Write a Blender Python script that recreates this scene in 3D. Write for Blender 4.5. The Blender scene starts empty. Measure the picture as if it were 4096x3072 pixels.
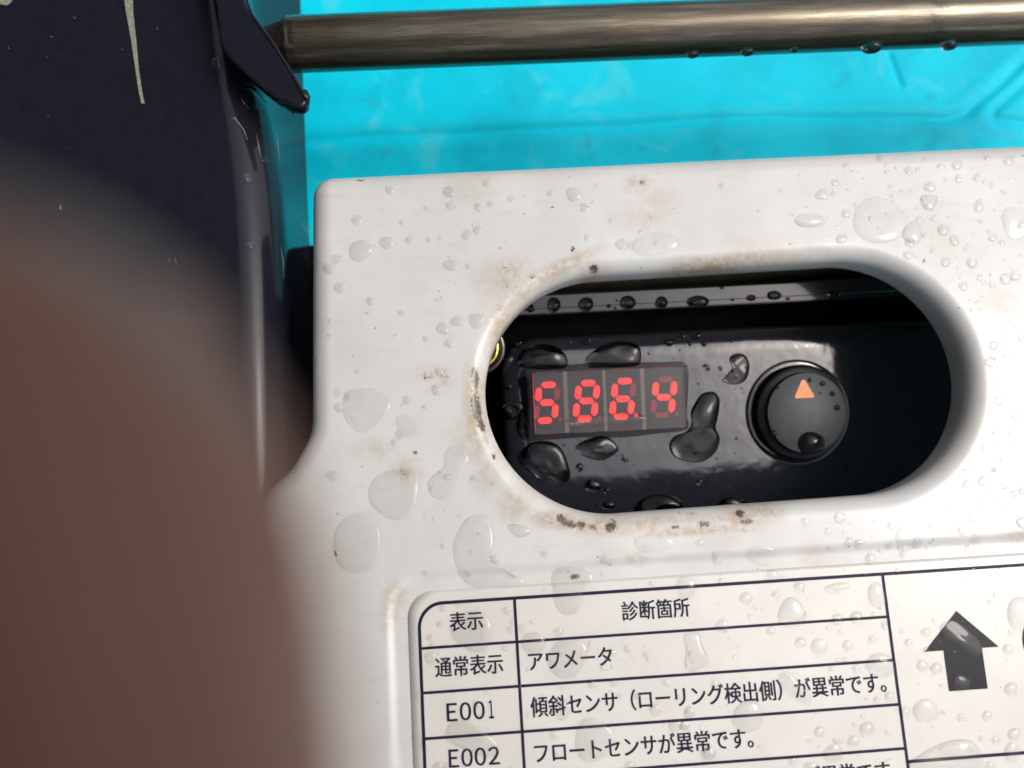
import bpy, bmesh, math, random
import numpy as np
from mathutils import Vector, Matrix
random.seed(7); rng = np.random.RandomState(11)
scene = bpy.context.scene
COL = scene.collection
S = 0.001                       # all numbers below are millimetres
# ------------------------------------------------------------------ camera
FPX, PW, PH = 3076.0, 4096.0, 3072.0
CAM = np.array([0.0, 0.0, 150.0])
def rot3(ax, ay, az):
    cx, sx, cy, sy, cz, sz = math.cos(ax), math.sin(ax), math.cos(ay), math.sin(ay), math.cos(az), math.sin(az)
    Rx = np.array([[1, 0, 0], [0, cx, -sx], [0, sx, cx]]); Ry = np.array([[cy, 0, sy], [0, 1, 0], [-sy, 0, cy]])
    Rz = np.array([[cz, -sz, 0], [sz, cz, 0], [0, 0, 1]])
    return Rz @ Ry @ Rx
RC = rot3(math.radians(9.35), math.radians(-1.77), math.radians(-3.44))
cd = bpy.data.cameras.new('camera'); cam = bpy.data.objects.new('camera', cd); COL.objects.link(cam)
cam.matrix_world = Matrix([[*RC[i], CAM[i] * S] for i in range(3)] + [[0, 0, 0, 1]])
cd.sensor_width = 36.0; cd.lens = FPX / PW * 36.0
cd.clip_start = 0.001; cd.clip_end = 200.0
cd.dof.use_dof = True; cd.dof.focus_distance = 0.157
cd.dof.aperture_fstop = cd.lens / (2 * 1.15)
scene.camera = cam
# ------------------------------------------------------------------ light
SUN_EL, SUN_ROT = math.radians(57), math.radians(84)
w = bpy.data.worlds.new('World'); scene.world = w; w.use_nodes = True
nt = w.node_tree; nt.nodes.clear()
sky = nt.nodes.new('ShaderNodeTexSky'); sky.sky_type = 'NISHITA'; sky.sun_disc = False
sky.sun_elevation = SUN_EL; sky.sun_rotation = SUN_ROT; sky.dust_density = 6.0; sky.air_density = 1.2; sky.ozone_density = 1.0
hs = nt.nodes.new('ShaderNodeHueSaturation'); hs.inputs['Saturation'].default_value = 0.55
bg = nt.nodes.new('ShaderNodeBackground'); bg.inputs[1].default_value = 0.15
wo = nt.nodes.new('ShaderNodeOutputWorld')
nt.links.new(sky.outputs[0], hs.inputs['Color']); nt.links.new(hs.outputs[0], bg.inputs[0]); nt.links.new(bg.outputs[0], wo.inputs[0])
sl = bpy.data.lights.new('sun', 'SUN'); sl.energy = 0.75; sl.angle = math.radians(16); sl.color = (1.0, 0.985, 0.955)
so = bpy.data.objects.new('sun', sl); COL.objects.link(so)
sd = Vector((math.sin(SUN_ROT) * math.cos(SUN_EL), math.cos(SUN_ROT) * math.cos(SUN_EL), math.sin(SUN_EL)))
so.rotation_euler = (-sd).to_track_quat('-Z', 'Y').to_euler(); so.location = sd * 2
scene.view_settings.view_transform = 'Standard'; scene.view_settings.look = 'None'
scene.view_settings.exposure = 0.24; scene.view_settings.gamma = 1.0
scene.render.engine = 'CYCLES'
scene.cycles.max_bounces = 14; scene.cycles.transmission_bounces = 12; scene.cycles.glossy_bounces = 6; scene.cycles.diffuse_bounces = 5

# ------------------------------------------------------------------ unprojection of photo points onto real planes
def ray(px, py):
    d = RC @ np.array([(px - PW / 2) / FPX, -(py - PH / 2) / FPX, -1.0])
    return d
def P(px, py, z=0.0):
    d = ray(px, py); t = (z - CAM[2]) / d[2]
    return CAM + d * t
def Ppl(px, py, p0, n):
    d = ray(px, py); t = np.dot(p0 - CAM, n) / np.dot(d, n)
    return CAM + d * t

# ------------------------------------------------------------------ object helpers
ORG = {}
def tag(o, label=None, cat=None, group=None, kind=None):
    if label: o['label'] = label
    if cat: o['category'] = cat
    if group: o['group'] = group
    if kind: o['kind'] = kind
    return o
def thing(name, label, cat, loc, group=None):
    o = bpy.data.objects.new(name, None); COL.objects.link(o); o.empty_display_size = 0.01
    o.location = Vector(loc) * S; ORG[o.name] = np.array(loc, float)
    return tag(o, label, cat, group)
def mk(name, V, Fc, mat, parent=None, origin=None, smooth=True, fix=False):
    V = np.asarray(V, float)
    if parent is not None: org = ORG[parent.name]
    else: org = np.array(origin, float) if origin is not None else np.zeros(3)
    me = bpy.data.meshes.new(name)
    me.from_pydata(((V - org) * S).tolist(), [], [list(map(int, f)) for f in Fc])
    if fix:
        bm = bmesh.new(); bm.from_mesh(me); bmesh.ops.recalc_face_normals(bm, faces=bm.faces); bm.to_mesh(me); bm.free()
    if smooth:
        me.polygons.foreach_set('use_smooth', [True] * len(me.polygons))
    me.update()
    o = bpy.data.objects.new(name, me); COL.objects.link(o)
    if mat: me.materials.append(mat)
    ORG[o.name] = org
    if parent is not None: o.parent = parent
    else: o.location = Vector(org) * S
    return o
def sharp(o, ang=35):
    me = o.data
    bm = bmesh.new(); bm.from_mesh(me)
    for e in bm.edges:
        if len(e.link_faces) == 2 and e.calc_face_angle(0) > math.radians(ang): e.smooth = False
    bm.to_mesh(me); bm.free()
def prism(outline_top, depth_vec, cap_bottom=True):
    """outline: list of 3-D points (counter-clockwise from above); extruded along depth_vec"""
    n = len(outline_top); V = [np.array(p, float) for p in outline_top]; V += [p + np.array(depth_vec, float) for p in V]
    Fc = [list(range(n))] + [[(i + 1) % n, i, n + i, n + (i + 1) % n] for i in range(n)]
    if cap_bottom: Fc.append(list(range(2 * n - 1, n - 1, -1)))
    return V, Fc
def bevel_obj(o, width, seg=3, ang=40):
    bm = bmesh.new(); bm.from_mesh(o.data)
    ed = [e for e in bm.edges if len(e.link_faces) == 2 and e.calc_face_angle(0) > math.radians(ang)]
    bmesh.ops.bevel(bm, geom=ed, offset=width * S, segments=seg, affect='EDGES', profile=0.5, clamp_overlap=True)
    ar = sorted(f.calc_area() for f in bm.faces); big_ = ar[-1] * 0.03
    for f in bm.faces: f.smooth = f.calc_area() < big_
    for e in bm.edges:
        if len(e.link_faces) == 2 and e.calc_face_angle(0) > math.radians(50): e.smooth = False
    bm.to_mesh(o.data); bm.free()
def tube(path, radii, nseg=32, caps=True):
    V = []; Fc = []
    path = [np.array(p, float) for p in path]; n = len(path)
    t0 = path[-1] - path[0]; t0 = t0 / np.linalg.norm(t0)
    up = np.array([0, 0, 1.0]); a = np.cross(t0, up); a /= np.linalg.norm(a); b = np.cross(a, t0)
    for i, p in enumerate(path):
        for k in range(nseg):
            th = 2 * math.pi * k / nseg
            V.append(p + radii[i] * (math.cos(th) * a + math.sin(th) * b))
    for i in range(n - 1):
        for k in range(nseg):
            k2 = (k + 1) % nseg
            Fc.append([i * nseg + k, i * nseg + k2, (i + 1) * nseg + k2, (i + 1) * nseg + k])
    if caps:
        Fc.append(list(range(nseg))[::-1]); Fc.append([(n - 1) * nseg + k for k in range(nseg)])
    return V, Fc

# ------------------------------------------------------------------ materials
def newmat(name):
    m = bpy.data.materials.new(name); m.use_nodes = True
    n = m.node_tree; b = n.nodes['Principled BSDF']
    return m, n, b
def N(n, typ, **kw):
    x = n.nodes.new(typ)
    for k, v in kw.items(): setattr(x, k, v)
    return x
def mmcoord(n, off=(0, 0, 0), scale=(1000, 1000, 1000), rot=(0, 0, 0)):
    """object coordinates turned into millimetres of the place (all objects are unrotated)"""
    g = N(n, 'ShaderNodeNewGeometry'); m = N(n, 'ShaderNodeMapping')
    m.inputs['Scale'].default_value = scale; m.inputs['Location'].default_value = off; m.inputs['Rotation'].default_value = rot
    n.links.new(g.outputs['Position'], m.inputs['Vector']); return m.outputs[0]
def noise(n, vec, scale, detail=4, rough=0.55, dist=0.0):
    x = N(n, 'ShaderNodeTexNoise'); x.inputs['Scale'].default_value = scale; x.inputs['Detail'].default_value = detail
    x.inputs['Roughness'].default_value = rough; x.inputs['Distortion'].default_value = dist
    n.links.new(vec, x.inputs['Vector']); return x.outputs['Fac']
def ramp(n, fac, stops):
    r = N(n, 'ShaderNodeValToRGB'); el = r.color_ramp.elements
    el[0].position, el[0].color = stops[0][0], (*stops[0][1], 1); el[1].position, el[1].color = stops[-1][0], (*stops[-1][1], 1)
    for p, c in stops[1:-1]:
        e = el.new(p); e.color = (*c, 1)
    n.links.new(fac, r.inputs[0]); return r.outputs[0]
def mrange(n, fac, a, b, c=0.0, d=1.0, smooth=False):
    r = N(n, 'ShaderNodeMapRange'); r.inputs[1].default_value = a; r.inputs[2].default_value = b
    r.inputs[3].default_value = c; r.inputs[4].default_value = d
    if smooth: r.interpolation_type = 'SMOOTHSTEP'
    n.links.new(fac, r.inputs[0]); return r.outputs[0]
def mathn(n, op, a, b=None):
    x = N(n, 'ShaderNodeMath', operation=op)
    for i, v in enumerate((a, b)):
        if v is None: continue
        if isinstance(v, (int, float)): x.inputs[i].default_value = v
        else: n.links.new(v, x.inputs[i])
    return x.outputs[0]
def mix(n, fac, a, b, blend='MIX'):
    x = N(n, 'ShaderNodeMix', data_type='RGBA', blend_type=blend)
    if isinstance(fac, (int, float)): x.inputs[0].default_value = fac
    else: n.links.new(fac, x.inputs[0])
    for i, v in ((6, a), (7, b)):
        if isinstance(v, tuple): x.inputs[i].default_value = (*v, 1)
        else: n.links.new(v, x.inputs[i])
    return x.outputs[2]
def bump(n, b, h, strength, dist_mm):
    x = N(n, 'ShaderNodeBump'); x.inputs['Strength'].default_value = strength; x.inputs['Distance'].default_value = dist_mm * S
    n.links.new(h, x.inputs['Height']); n.links.new(x.outputs[0], b.inputs['Normal']); return x

# white plastic of the cover: stained where the mesh attributes say so, with fine specks
m_cover, n, b = newmat('white_plastic')
vec = mmcoord(n)
att = N(n, 'ShaderNodeAttribute'); att.attribute_name = 'stain'
att2 = N(n, 'ShaderNodeAttribute'); att2.attribute_name = 'grime'
big = noise(n, vec, 0.045, 5, 0.6); fine = noise(n, vec, 0.55, 6, 0.65, 0.6); vfine = noise(n, vec, 2.6, 5, 0.7)
base = ramp(n, big, [(0.3, (0.50, 0.495, 0.48)), (0.7, (0.57, 0.57, 0.56))])
streak = noise(n, mmcoord(n, scale=(300, 1000, 1000), rot=(0, 0, 0.05)), 0.35, 5, 0.6)
dull = mrange(n, streak, 0.52, 0.75, 0, 0.34, True)
c1 = mix(n, dull, base, (0.45, 0.41, 0.36))
# light brown stains
s1 = mathn(n, 'MULTIPLY', att.outputs['Fac'], mrange(n, fine, 0.28, 0.60))
c2 = mix(n, mathn(n, 'MINIMUM', s1, 0.9), c1, (0.36, 0.26, 0.15))
s1b = mathn(n, 'MULTIPLY', att.outputs['Fac'], mrange(n, vfine, 0.56, 0.68, 0, 0.75))
c2b = mix(n, s1b, c2, (0.20, 0.14, 0.08))
# black grime clumps
g1 = mathn(n, 'ADD', mathn(n, 'MULTIPLY', noise(n, vec, 1.6, 8, 0.78), 1.0), mathn(n, 'MULTIPLY', att2.outputs['Fac'], 0.40))
g1m = mrange(n, g1, 0.76, 0.84)
halo = mrange(n, g1, 0.62, 0.80, 0, 0.55)
c2b = mix(n, mathn(n, 'MULTIPLY', halo, mrange(n, att2.outputs['Fac'], 0.05, 0.6)), c2b, (0.22, 0.15, 0.085))
c3 = mix(n, mathn(n, 'MULTIPLY', g1m, 0.93), c2b, (0.03, 0.022, 0.017))
# scattered specks everywhere
vo = N(n, 'ShaderNodeTexVoronoi'); vo.inputs['Scale'].default_value = 0.21; n.links.new(vec, vo.inputs['Vector'])
spk = mrange(n, mathn(n, 'ADD', vo.outputs['Distance'], mathn(n, 'MULTIPLY', noise(n, vec, 1.7, 3), 0.10)), 0.078, 0.098, 1, 0)
vo2 = N(n, 'ShaderNodeTexVoronoi'); vo2.inputs['Scale'].default_value = 0.55; n.links.new(vec, vo2.inputs['Vector'])
spk2 = mrange(n, mathn(n, 'ADD', vo2.outputs['Distance'], mathn(n, 'MULTIPLY', vfine, 0.16)), 0.13, 0.17, 0.5, 0)
c4 = mix(n, mathn(n, 'MULTIPLY', spk, 0.75), c3, (0.10, 0.08, 0.06))
c5 = mix(n, mathn(n, 'MULTIPLY', spk2, mrange(n, big, 0.45, 0.6)), c4, (0.30, 0.26, 0.2))
scr = noise(n, mmcoord(n, scale=(70, 1500, 1000), rot=(0, 0, -0.9)), 1.0, 3, 0.5); scr2 = noise(n, mmcoord(n, scale=(60, 1800, 1000), rot=(0, 0, 0.35)), 1.0, 3, 0.5)
sc_ = mathn(n, 'MAXIMUM', mrange(n, scr, 0.70, 0.76, 0, 0.30), mrange(n, scr2, 0.71, 0.77, 0, 0.25))
c5 = mix(n, sc_, c5, (0.36, 0.33, 0.29))
n.links.new(c5, b.inputs['Base Color'])
b.inputs['Roughness'].default_value = 0.42
b.inputs['Coat Weight'].default_value = 0.6; b.inputs['Coat Roughness'].default_value = 0.06; b.inputs['Coat IOR'].default_value = 1.33
hb = mathn(n, 'ADD', mathn(n, 'MULTIPLY', noise(n, vec, 0.06, 2, 0.45, 0.0), 1.0), mathn(n, 'MULTIPLY', noise(n, vec, 0.5, 3), 0.10))
bump(n, b, hb, 0.35, 1.2)
bk = N(n, 'ShaderNodeBump')

def simple(name, col, rough=0.4, metal=0.0, coat=0.0, ior=1.5, bump_s=None, var=0.0, vscale=0.2):
    m, n, b = newmat(name)
    vec = mmcoord(n)
    if var:
        f = noise(n, vec, vscale, 5, 0.6)
        c = ramp(n, f, [(0.3, tuple(x * (1 - var) for x in col)), (0.7, tuple(min(1, x * (1 + var)) for x in col))])
        n.links.new(c, b.inputs['Base Color'])
    else: b.inputs['Base Color'].default_value = (*col, 1)
    b.inputs['Roughness'].default_value = rough; b.inputs['Metallic'].default_value = metal; b.inputs['IOR'].default_value = ior
    b.inputs['Coat Weight'].default_value = coat; b.inputs['Coat Roughness'].default_value = 0.05
    if bump_s: bump(n, b, noise(n, vec, bump_s[0], 3, 0.5), bump_s[1], bump_s[2])
    return m
m_black = simple('black_gloss_plastic', (0.016, 0.016, 0.023), 0.11, 0, 1.0, 1.6, (0.10, 0.45, 0.8), 0.3, 0.5)
m_rail = simple('black_rail_plastic', (0.02, 0.02, 0.026), 0.2, 0, 1.0, 1.6, (0.2, 0.15, 0.4), 0.3, 0.5)
m_olive = simple('dull_olive_steel', (0.014, 0.0135, 0.009), 0.75, 0, 0, 1.4, (0.3, 0.3, 0.5), 0.3, 0.1)
m_olive2 = simple('olive_painted_sheet', (0.26, 0.25, 0.17), 0.6, 0, 0, 1.4, None, 0.3, 0.1)
m_dark = simple('dull_black_frame', (0.004, 0.004, 0.004), 0.9, 0, 0, 1.1, None, 0.3, 0.1)
m_knob = simple('knob_black', (0.018, 0.018, 0.022), 0.38, 0, 0, 1.5)
m_disc = simple('knob_face_grey', (0.085, 0.093, 0.102), 0.6, 0, 0.0, 1.5, None, 0.12, 0.5)
m_orange = simple('orange_print', (0.85, 0.27, 0.075), 0.4, 0, 0.2, 1.5, None, 0.1, 0.6)
m_brass = simple('brass', (0.55, 0.42, 0.14), 0.28, 1, 0, 1.5, (1.0, 0.3, 0.3), 0.25, 0.5)
m_ink = simple('navy_print', (0.010, 0.013, 0.034), 0.4, 0, 0.0, 1.22, None, 0.25, 1.2)
m_inkblack = simple('black_print', (0.012, 0.012, 0.018), 0.3, 0, 0.0, 1.25, None, 0.2, 0.8)
m_dispbody = simple('display_body', (0.020, 0.016, 0.018), 0.5, 0, 0, 1.5)
m_divider = simple('display_divider', (0.17, 0.145, 0.10), 0.5)
m_segoff = simple('segment_unlit', (0.32, 0.02, 0.035), 0.5)
m_phone = simple('phone_body', (0.012, 0.012, 0.014), 0.25, 0, 0.5)
m_glass_lens = simple('lens_black', (0.004, 0.004, 0.006), 0.05, 0, 1)
m_sleeve = simple('sleeve_cloth', (0.03, 0.04, 0.06), 0.85, 0, 0, 1.4, (0.5, 0.5, 0.6), 0.3, 0.2)
m_sky_blocker = simple('sky_blocker_dark', (0.035, 0.033, 0.032), 0.8, 0, 0, 1.4, None, 0.3, 0.004)  # dark face of the slab added overhead to shut out sky light

m_label, n, b = newmat('sticker_vinyl')
vec = mmcoord(n)
f = noise(n, vec, 0.06, 5, 0.6)
c = ramp(n, f, [(0.3, (0.55, 0.53, 0.49)), (0.7, (0.61, 0.595, 0.555))])
vo = N(n, 'ShaderNodeTexVoronoi'); vo.inputs['Scale'].default_value = 0.33; n.links.new(vec, vo.inputs['Vector'])
sp = mrange(n, mathn(n, 'ADD', vo.outputs['Distance'], mathn(n, 'MULTIPLY', noise(n, vec, 2.0, 3), 0.12)), 0.085, 0.12, 0.6, 0)
st = mrange(n, noise(n, mmcoord(n, scale=(400, 1000, 1000)), 1.1, 6, 0.7), 0.68, 0.76, 0, 0.35)
n.links.new(mix(n, sp, mix(n, st, c, (0.45, 0.40, 0.33)), (0.22, 0.18, 0.14)), b.inputs['Base Color'])
b.inputs['Roughness'].default_value = 0.35; b.inputs['Coat Weight'].default_value = 0.5; b.inputs['Coat Roughness'].default_value = 0.08
bump(n, b, noise(n, vec, 0.12, 3, 0.5), 0.2, 0.5)

m_teal, n, b = newmat('turquoise_plastic')
vec = mmcoord(n)
f = noise(n, vec, 0.035, 5, 0.62, 0.6)
c = ramp(n, f, [(0.25, (0.0, 0.44, 0.60)), (0.5, (0.0, 0.56, 0.74)), (0.8, (0.0, 0.62, 0.80))])
sm = mrange(n, noise(n, vec, 0.045, 6, 0.6, 1.2), 0.54, 0.66, 0, 0.22, True)
c = mix(n, sm, c, (0.16, 0.60, 0.66))
dk = mrange(n, noise(n, vec, 0.10, 4, 0.55), 0.62, 0.74, 0, 0.3, True)
c = mix(n, dk, c, (0.02, 0.25, 0.28))
n.links.new(c, b.inputs['Base Color']); b.inputs['Roughness'].default_value = 0.5; b.inputs['IOR'].default_value = 1.22
b.inputs['Coat Weight'].default_value = 0.0; b.inputs['Coat Roughness'].default_value = 0.2
bump(n, b, noise(n, vec, 0.05, 3, 0.5), 0.3, 1.5)

m_post, n, b = newmat('black_painted_steel')
vec = mmcoord(n)
f = noise(n, vec, 0.3, 6, 0.65)
c = ramp(n, f, [(0.3, (0.010, 0.010, 0.016)), (0.7, (0.013, 0.014, 0.021))])
wv = noise(n, mmcoord(n, scale=(1000, 1000, 1000)), 1.6, 5, 0.7)
att = N(n, 'ShaderNodeAttribute'); att.attribute_name = 'wear'
wr = mrange(n, mathn(n, 'ADD', wv, mathn(n, 'MULTIPLY', att.outputs['Fac'], 0.35)), 0.80, 0.86)
n.links.new(mix(n, wr, c, (0.20, 0.20, 0.18)), b.inputs['Base Color'])
b.inputs['Roughness'].default_value = 0.14
b.inputs['IOR'].default_value = 1.37
hb = mathn(n, 'ADD', mathn(n, 'MULTIPLY', noise(n, mmcoord(n, scale=(1000, 250, 1000)), 0.07, 2, 0.4), 0.6), mathn(n, 'MULTIPLY', wr, 0.4))
bump(n, b, hb, 0.12, 0.3)

m_rod, n, b = newmat('weathered_steel_rod')
vec = mmcoord(n, scale=(60, 1000, 1000))
f = noise(n, vec, 0.9, 8, 0.72)
g = noise(n, mmcoord(n), 0.05, 4, 0.6)
c = ramp(n, f, [(0.30, (0.045, 0.037, 0.026)), (0.52, (0.12, 0.10, 0.07)), (0.74, (0.27, 0.235, 0.18))])
att = N(n, 'ShaderNodeAttribute'); att.attribute_name = 'band'
dk = mathn(n, 'MULTIPLY', att.outputs['Fac'], mrange(n, noise(n, mmcoord(n), 0.5, 5, 0.65), 0.38, 0.62))
c = mix(n, mrange(n, g, 0.45, 0.7, 0, 0.35), c, (0.12, 0.10, 0.07)); c = mix(n, mathn(n, 'MULTIPLY', dk, 0.8), c, (0.03, 0.03, 0.035))
n.links.new(c, b.inputs['Base Color']); b.inputs['Metallic'].default_value = 0.8
n.links.new(mrange(n, f, 0.3, 0.7, 0.34, 0.2), b.inputs['Roughness'])
b.inputs['Coat Weight'].default_value = 0.3; b.inputs['Coat Roughness'].default_value = 0.1
bump(n, b, f, 0.35, 0.12)

m_skin, n, b = newmat('skin')
vec = mmcoord(n)
f = noise(n, vec, 0.07, 3, 0.5)
n.links.new(ramp(n, f, [(0.35, (0.25, 0.078, 0.040)), (0.65, (0.31, 0.135, 0.088))]), b.inputs['Base Color'])
b.inputs['Roughness'].default_value = 0.5
b.inputs['Subsurface Weight'].default_value = 0.25; b.inputs['Subsurface Radius'].default_value = (0.0035, 0.0012, 0.0006); b.inputs['Subsurface Scale'].default_value = 1.0
bump(n, b, noise(n, vec, 1.5, 4), 0.2, 0.15)
m_nail = simple('nail', (0.55, 0.36, 0.30), 0.3)

def water_mat(name, body, tint=(1, 1, 1)):
    m, n, b = newmat(name); n.nodes.remove(b)
    refr = N(n, 'ShaderNodeBsdfRefraction'); refr.inputs['IOR'].default_value = 1.333; refr.inputs['Roughness'].default_value = 0.0; refr.inputs['Color'].default_value = (*tint, 1)
    tr = N(n, 'ShaderNodeBsdfTransparent'); tr.inputs['Color'].default_value = (*tint, 1)
    gl = N(n, 'ShaderNodeBsdfGlossy'); gl.inputs['Roughness'].default_value = 0.0
    fr = N(n, 'ShaderNodeFresnel'); fr.inputs['IOR'].default_value = 1.333
    m1 = N(n, 'ShaderNodeMixShader'); m1.inputs[0].default_value = body; m2 = N(n, 'ShaderNodeMixShader')
    n.links.new(tr.outputs[0], m1.inputs[1]); n.links.new(refr.outputs[0], m1.inputs[2])
    gb = N(n, 'ShaderNodeNewGeometry'); ff = mathn(n, 'MULTIPLY', fr.outputs[0], mathn(n, 'SUBTRACT', 1.0, mathn(n, 'MULTIPLY', gb.outputs['Backfacing'], 0.75 if body < .5 else 0.0)))
    n.links.new(ff, m2.inputs[0]); n.links.new(m1.outputs[0], m2.inputs[1]); n.links.new(gl.outputs[0], m2.inputs[2])
    n.links.new(m2.outputs[0], n.nodes['Material Output'].inputs['Surface']); return m
m_water = water_mat('water_film', 0.17)
m_bead = water_mat('water', 0.34)
# over a glossy coat the water also takes away the coat's own mirror (index match), hence the tint
m_water_black = water_mat('water_on_gloss', 0.9, (0.42, 0.42, 0.44))
m_clear, n, b = newmat('clear_acrylic')
b.inputs['Base Color'].default_value = (0.93, 0.93, 0.94, 1); b.inputs['Transmission Weight'].default_value = 1.0
b.inputs['IOR'].default_value = 1.33; b.inputs['Roughness'].default_value = 0.02
m_lit, n, b = newmat('segment_lit')
b.inputs['Base Color'].default_value = (0.5, 0.02, 0.03, 1)
b.inputs['Emission Color'].default_value = (1.0, 0.028, 0.06, 1); b.inputs['Emission Strength'].default_value = 2.0
att = N(n, 'ShaderNodeAttribute'); att.attribute_name = 'core'
n.links.new(mix(n, att.outputs['Fac'], (0.6, 0.0, 0.006), (1.0, 0.018, 0.010)), b.inputs['Emission Color'])
m_glow, n, b = newmat('red_light_edge')
b.inputs['Base Color'].default_value = (0.25, 0.01, 0.02, 1)
b.inputs['Emission Color'].default_value = (1.0, 0.02, 0.04, 1); b.inputs['Emission Strength'].default_value = 0.45

# ------------------------------------------------------------------ cover geometry: opening, outline, raised pad
def seg_sdf(x, y, poly):
    """distance to closed polygon, positive inside"""
    poly = np.asarray(poly)[:, :2]; n = len(poly)
    d = np.full(np.shape(x), 1e9); ins = np.zeros(np.shape(x), bool)
    for i in range(n):
        a, c = poly[i], poly[(i + 1) % n]; e = c - a
        wx, wy = x - a[0], y - a[1]; t = np.clip((wx * e[0] + wy * e[1]) / (e @ e + 1e-12), 0, 1)
        d = np.minimum(d, np.hypot(wx - t * e[0], wy - t * e[1]))
        cond = (a[1] > y) != (c[1] > y)
        with np.errstate(divide='ignore', invalid='ignore'):
            xi = (c[0] - a[0]) * (y - a[1]) / (c[1] - a[1] + 1e-12) + a[0]
        ins ^= cond & (x < xi)
    return np.where(ins, d, -d)
open_px = [(2800,1098,-7),(3252,1072,-7),(3484,1113,-7),(3644,1203,-7),(3764,1366,-7),(3808,1553,-7),(3788,1703,-7),(3704,1836,-6),
           (3000,1086,-7),(2451,1118,-7),(2267,1151,-6),(2093,1243,-5),(2017,1330,-4),(1957,1438,-4),(1942,1574,-4),(1963,1709,-4),
           (2017,1840,-3),(2086,1914,-3),(2181,1990,-3),(2276,2031,-3),(2403,2044,-3),(2600,2034,-3),(3148,2005,-4),(3333,1994,-4),(3518,1965,-5)]
OP = np.array([P(*p)[:2] for p in open_px])
prm = np.array([OP[:, 0].mean(), OP[:, 1].mean(), 22.0, 22.0, 0.0])      # cx, cy, half straight, radius, angle
def stad(prm, x, y):
    ca, sa = math.cos(prm[4]), math.sin(prm[4]); u = (x - prm[0]) * ca + (y - prm[1]) * sa; v = -(x - prm[0]) * sa + (y - prm[1]) * ca
    return np.hypot(u - np.clip(u, -prm[2], prm[2]), v) - prm[3]
for _ in range(40):
    r0 = stad(prm, OP[:, 0], OP[:, 1]); J = np.array([(stad(prm + np.eye(5)[k] * 1e-4, OP[:, 0], OP[:, 1]) - r0) / 1e-4 for k in range(5)]).T
    prm = prm - np.linalg.lstsq(J, r0, rcond=None)[0] * 0.7
print('opening', prm, np.abs(stad(prm, OP[:, 0], OP[:, 1])).max())
OC = prm[:2]
def roundpoly(pts, rads, k=10):
    """2-D polygon with rounded corners"""
    out = []; n = len(pts)
    for i in range(n):
        p = np.array(pts[i][:2], float); a = np.array(pts[i - 1][:2], float) - p; c = np.array(pts[(i + 1) % n][:2], float) - p
        r = rads[i]
        if r <= 0: out.append(p); continue
        la, lc = np.linalg.norm(a), np.linalg.norm(c); a /= la; c /= lc
        half = math.acos(np.clip(a @ c, -1, 1)) / 2; t = r / math.tan(half)
        t = min(t, la * 0.48, lc * 0.48); r = t * math.tan(half)
        cen = p + (a + c) / np.linalg.norm(a + c) * (r / math.sin(half))
        p1, p2 = p + a * t, p + c * t
        a1 = math.atan2(*(p1 - cen)[::-1]); a2 = math.atan2(*(p2 - cen)[::-1]); da = (a2 - a1 + math.pi) % (2 * math.pi) - math.pi
        for q in range(k + 1): out.append(cen + r * np.array([math.cos(a1 + da * q / k), math.sin(a1 + da * q / k)]))
    return np.array(out)
ZE = -4.0
outl_px = [(4750,560),(1254,722),(1252,1730),(1170,1880),(1060,1975),(960,2300),(930,3650),(4750,3500)]
OUT = roundpoly([P(x, y, ZE) for x, y in outl_px], [14, 4.4, 9, 10, 10, 12, 8, 14], 12)
LAB_C = [P(1640, 2368), P(4900, 2150), P(5000, 3640), P(1672, 3700)]
# sticker rectangle, square to the cover
lx0 = (P(1633, 2485)[0] + P(1652, 3072)[0]) / 2; ly1 = (P(1785, 2358)[1] + P(2900, 2295)[1] + P(4096, 2210)[1]) / 3
LAB = roundpoly([(lx0, ly1), (lx0, ly1 - 62), (lx0 + 150, ly1 - 62), (lx0 + 150, ly1)], [4.8, 4.8, 4.8, 4.8], 10)
PAD = roundpoly([(lx0 - 3.3, ly1 + 3.1), (lx0 - 3.3, ly1 - 66), (lx0 + 156, ly1 - 66), (lx0 + 156, ly1 + 3.1)], [7, 7, 7, 7], 10)
RO, RE = 3.4, 4.4
def cover_z(x, y, terms=None):
    x = np.asarray(x, float); y = np.asarray(y, float)
    do = stad(prm, x, y); de = seg_sdf(x, y, OUT)
    z = np.zeros(x.shape)
    q = np.clip(RO - do, 0, RO); z -= RO - np.sqrt(np.maximum(RO * RO - q * q, 0))
    q = np.clip(RE - de, 0, RE); z -= RE - np.sqrt(np.maximum(RE * RE - q * q, 0))
    pd = seg_sdf(x, y, PAD); t = np.clip((pd + 0.9) / 1.8, 0, 1); z -= 0.45 * t * t * (3 - 2 * t)
    # hand-moulded unevenness of the plastic
    z += 0.12 * np.sin(x * 0.08 + 0.5) * np.cos(y * 0.11 + x * 0.03)
    return z
_gx = np.arange(-58, 126, 0.25); _gy = np.arange(-66, 92, 0.25); _GX, _GY = np.meshgrid(_gx, _gy)
_GZ = cover_z(_GX, _GY); _GL = seg_sdf(_GX, _GY, LAB); _GE = seg_sdf(_GX, _GY, OUT)
def _look(G, x, y):
    x = np.atleast_1d(np.asarray(x, float)); y = np.atleast_1d(np.asarray(y, float))
    u = np.clip((x - _gx[0]) / 0.25, 0, len(_gx) - 1.001); v = np.clip((y - _gy[0]) / 0.25, 0, len(_gy) - 1.001)
    i = u.astype(int); j = v.astype(int); a = u - i; c = v - j
    return G[j, i] * (1 - a) * (1 - c) + G[j, i + 1] * a * (1 - c) + G[j + 1, i] * (1 - a) * c + G[j + 1, i + 1] * a * c
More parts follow.
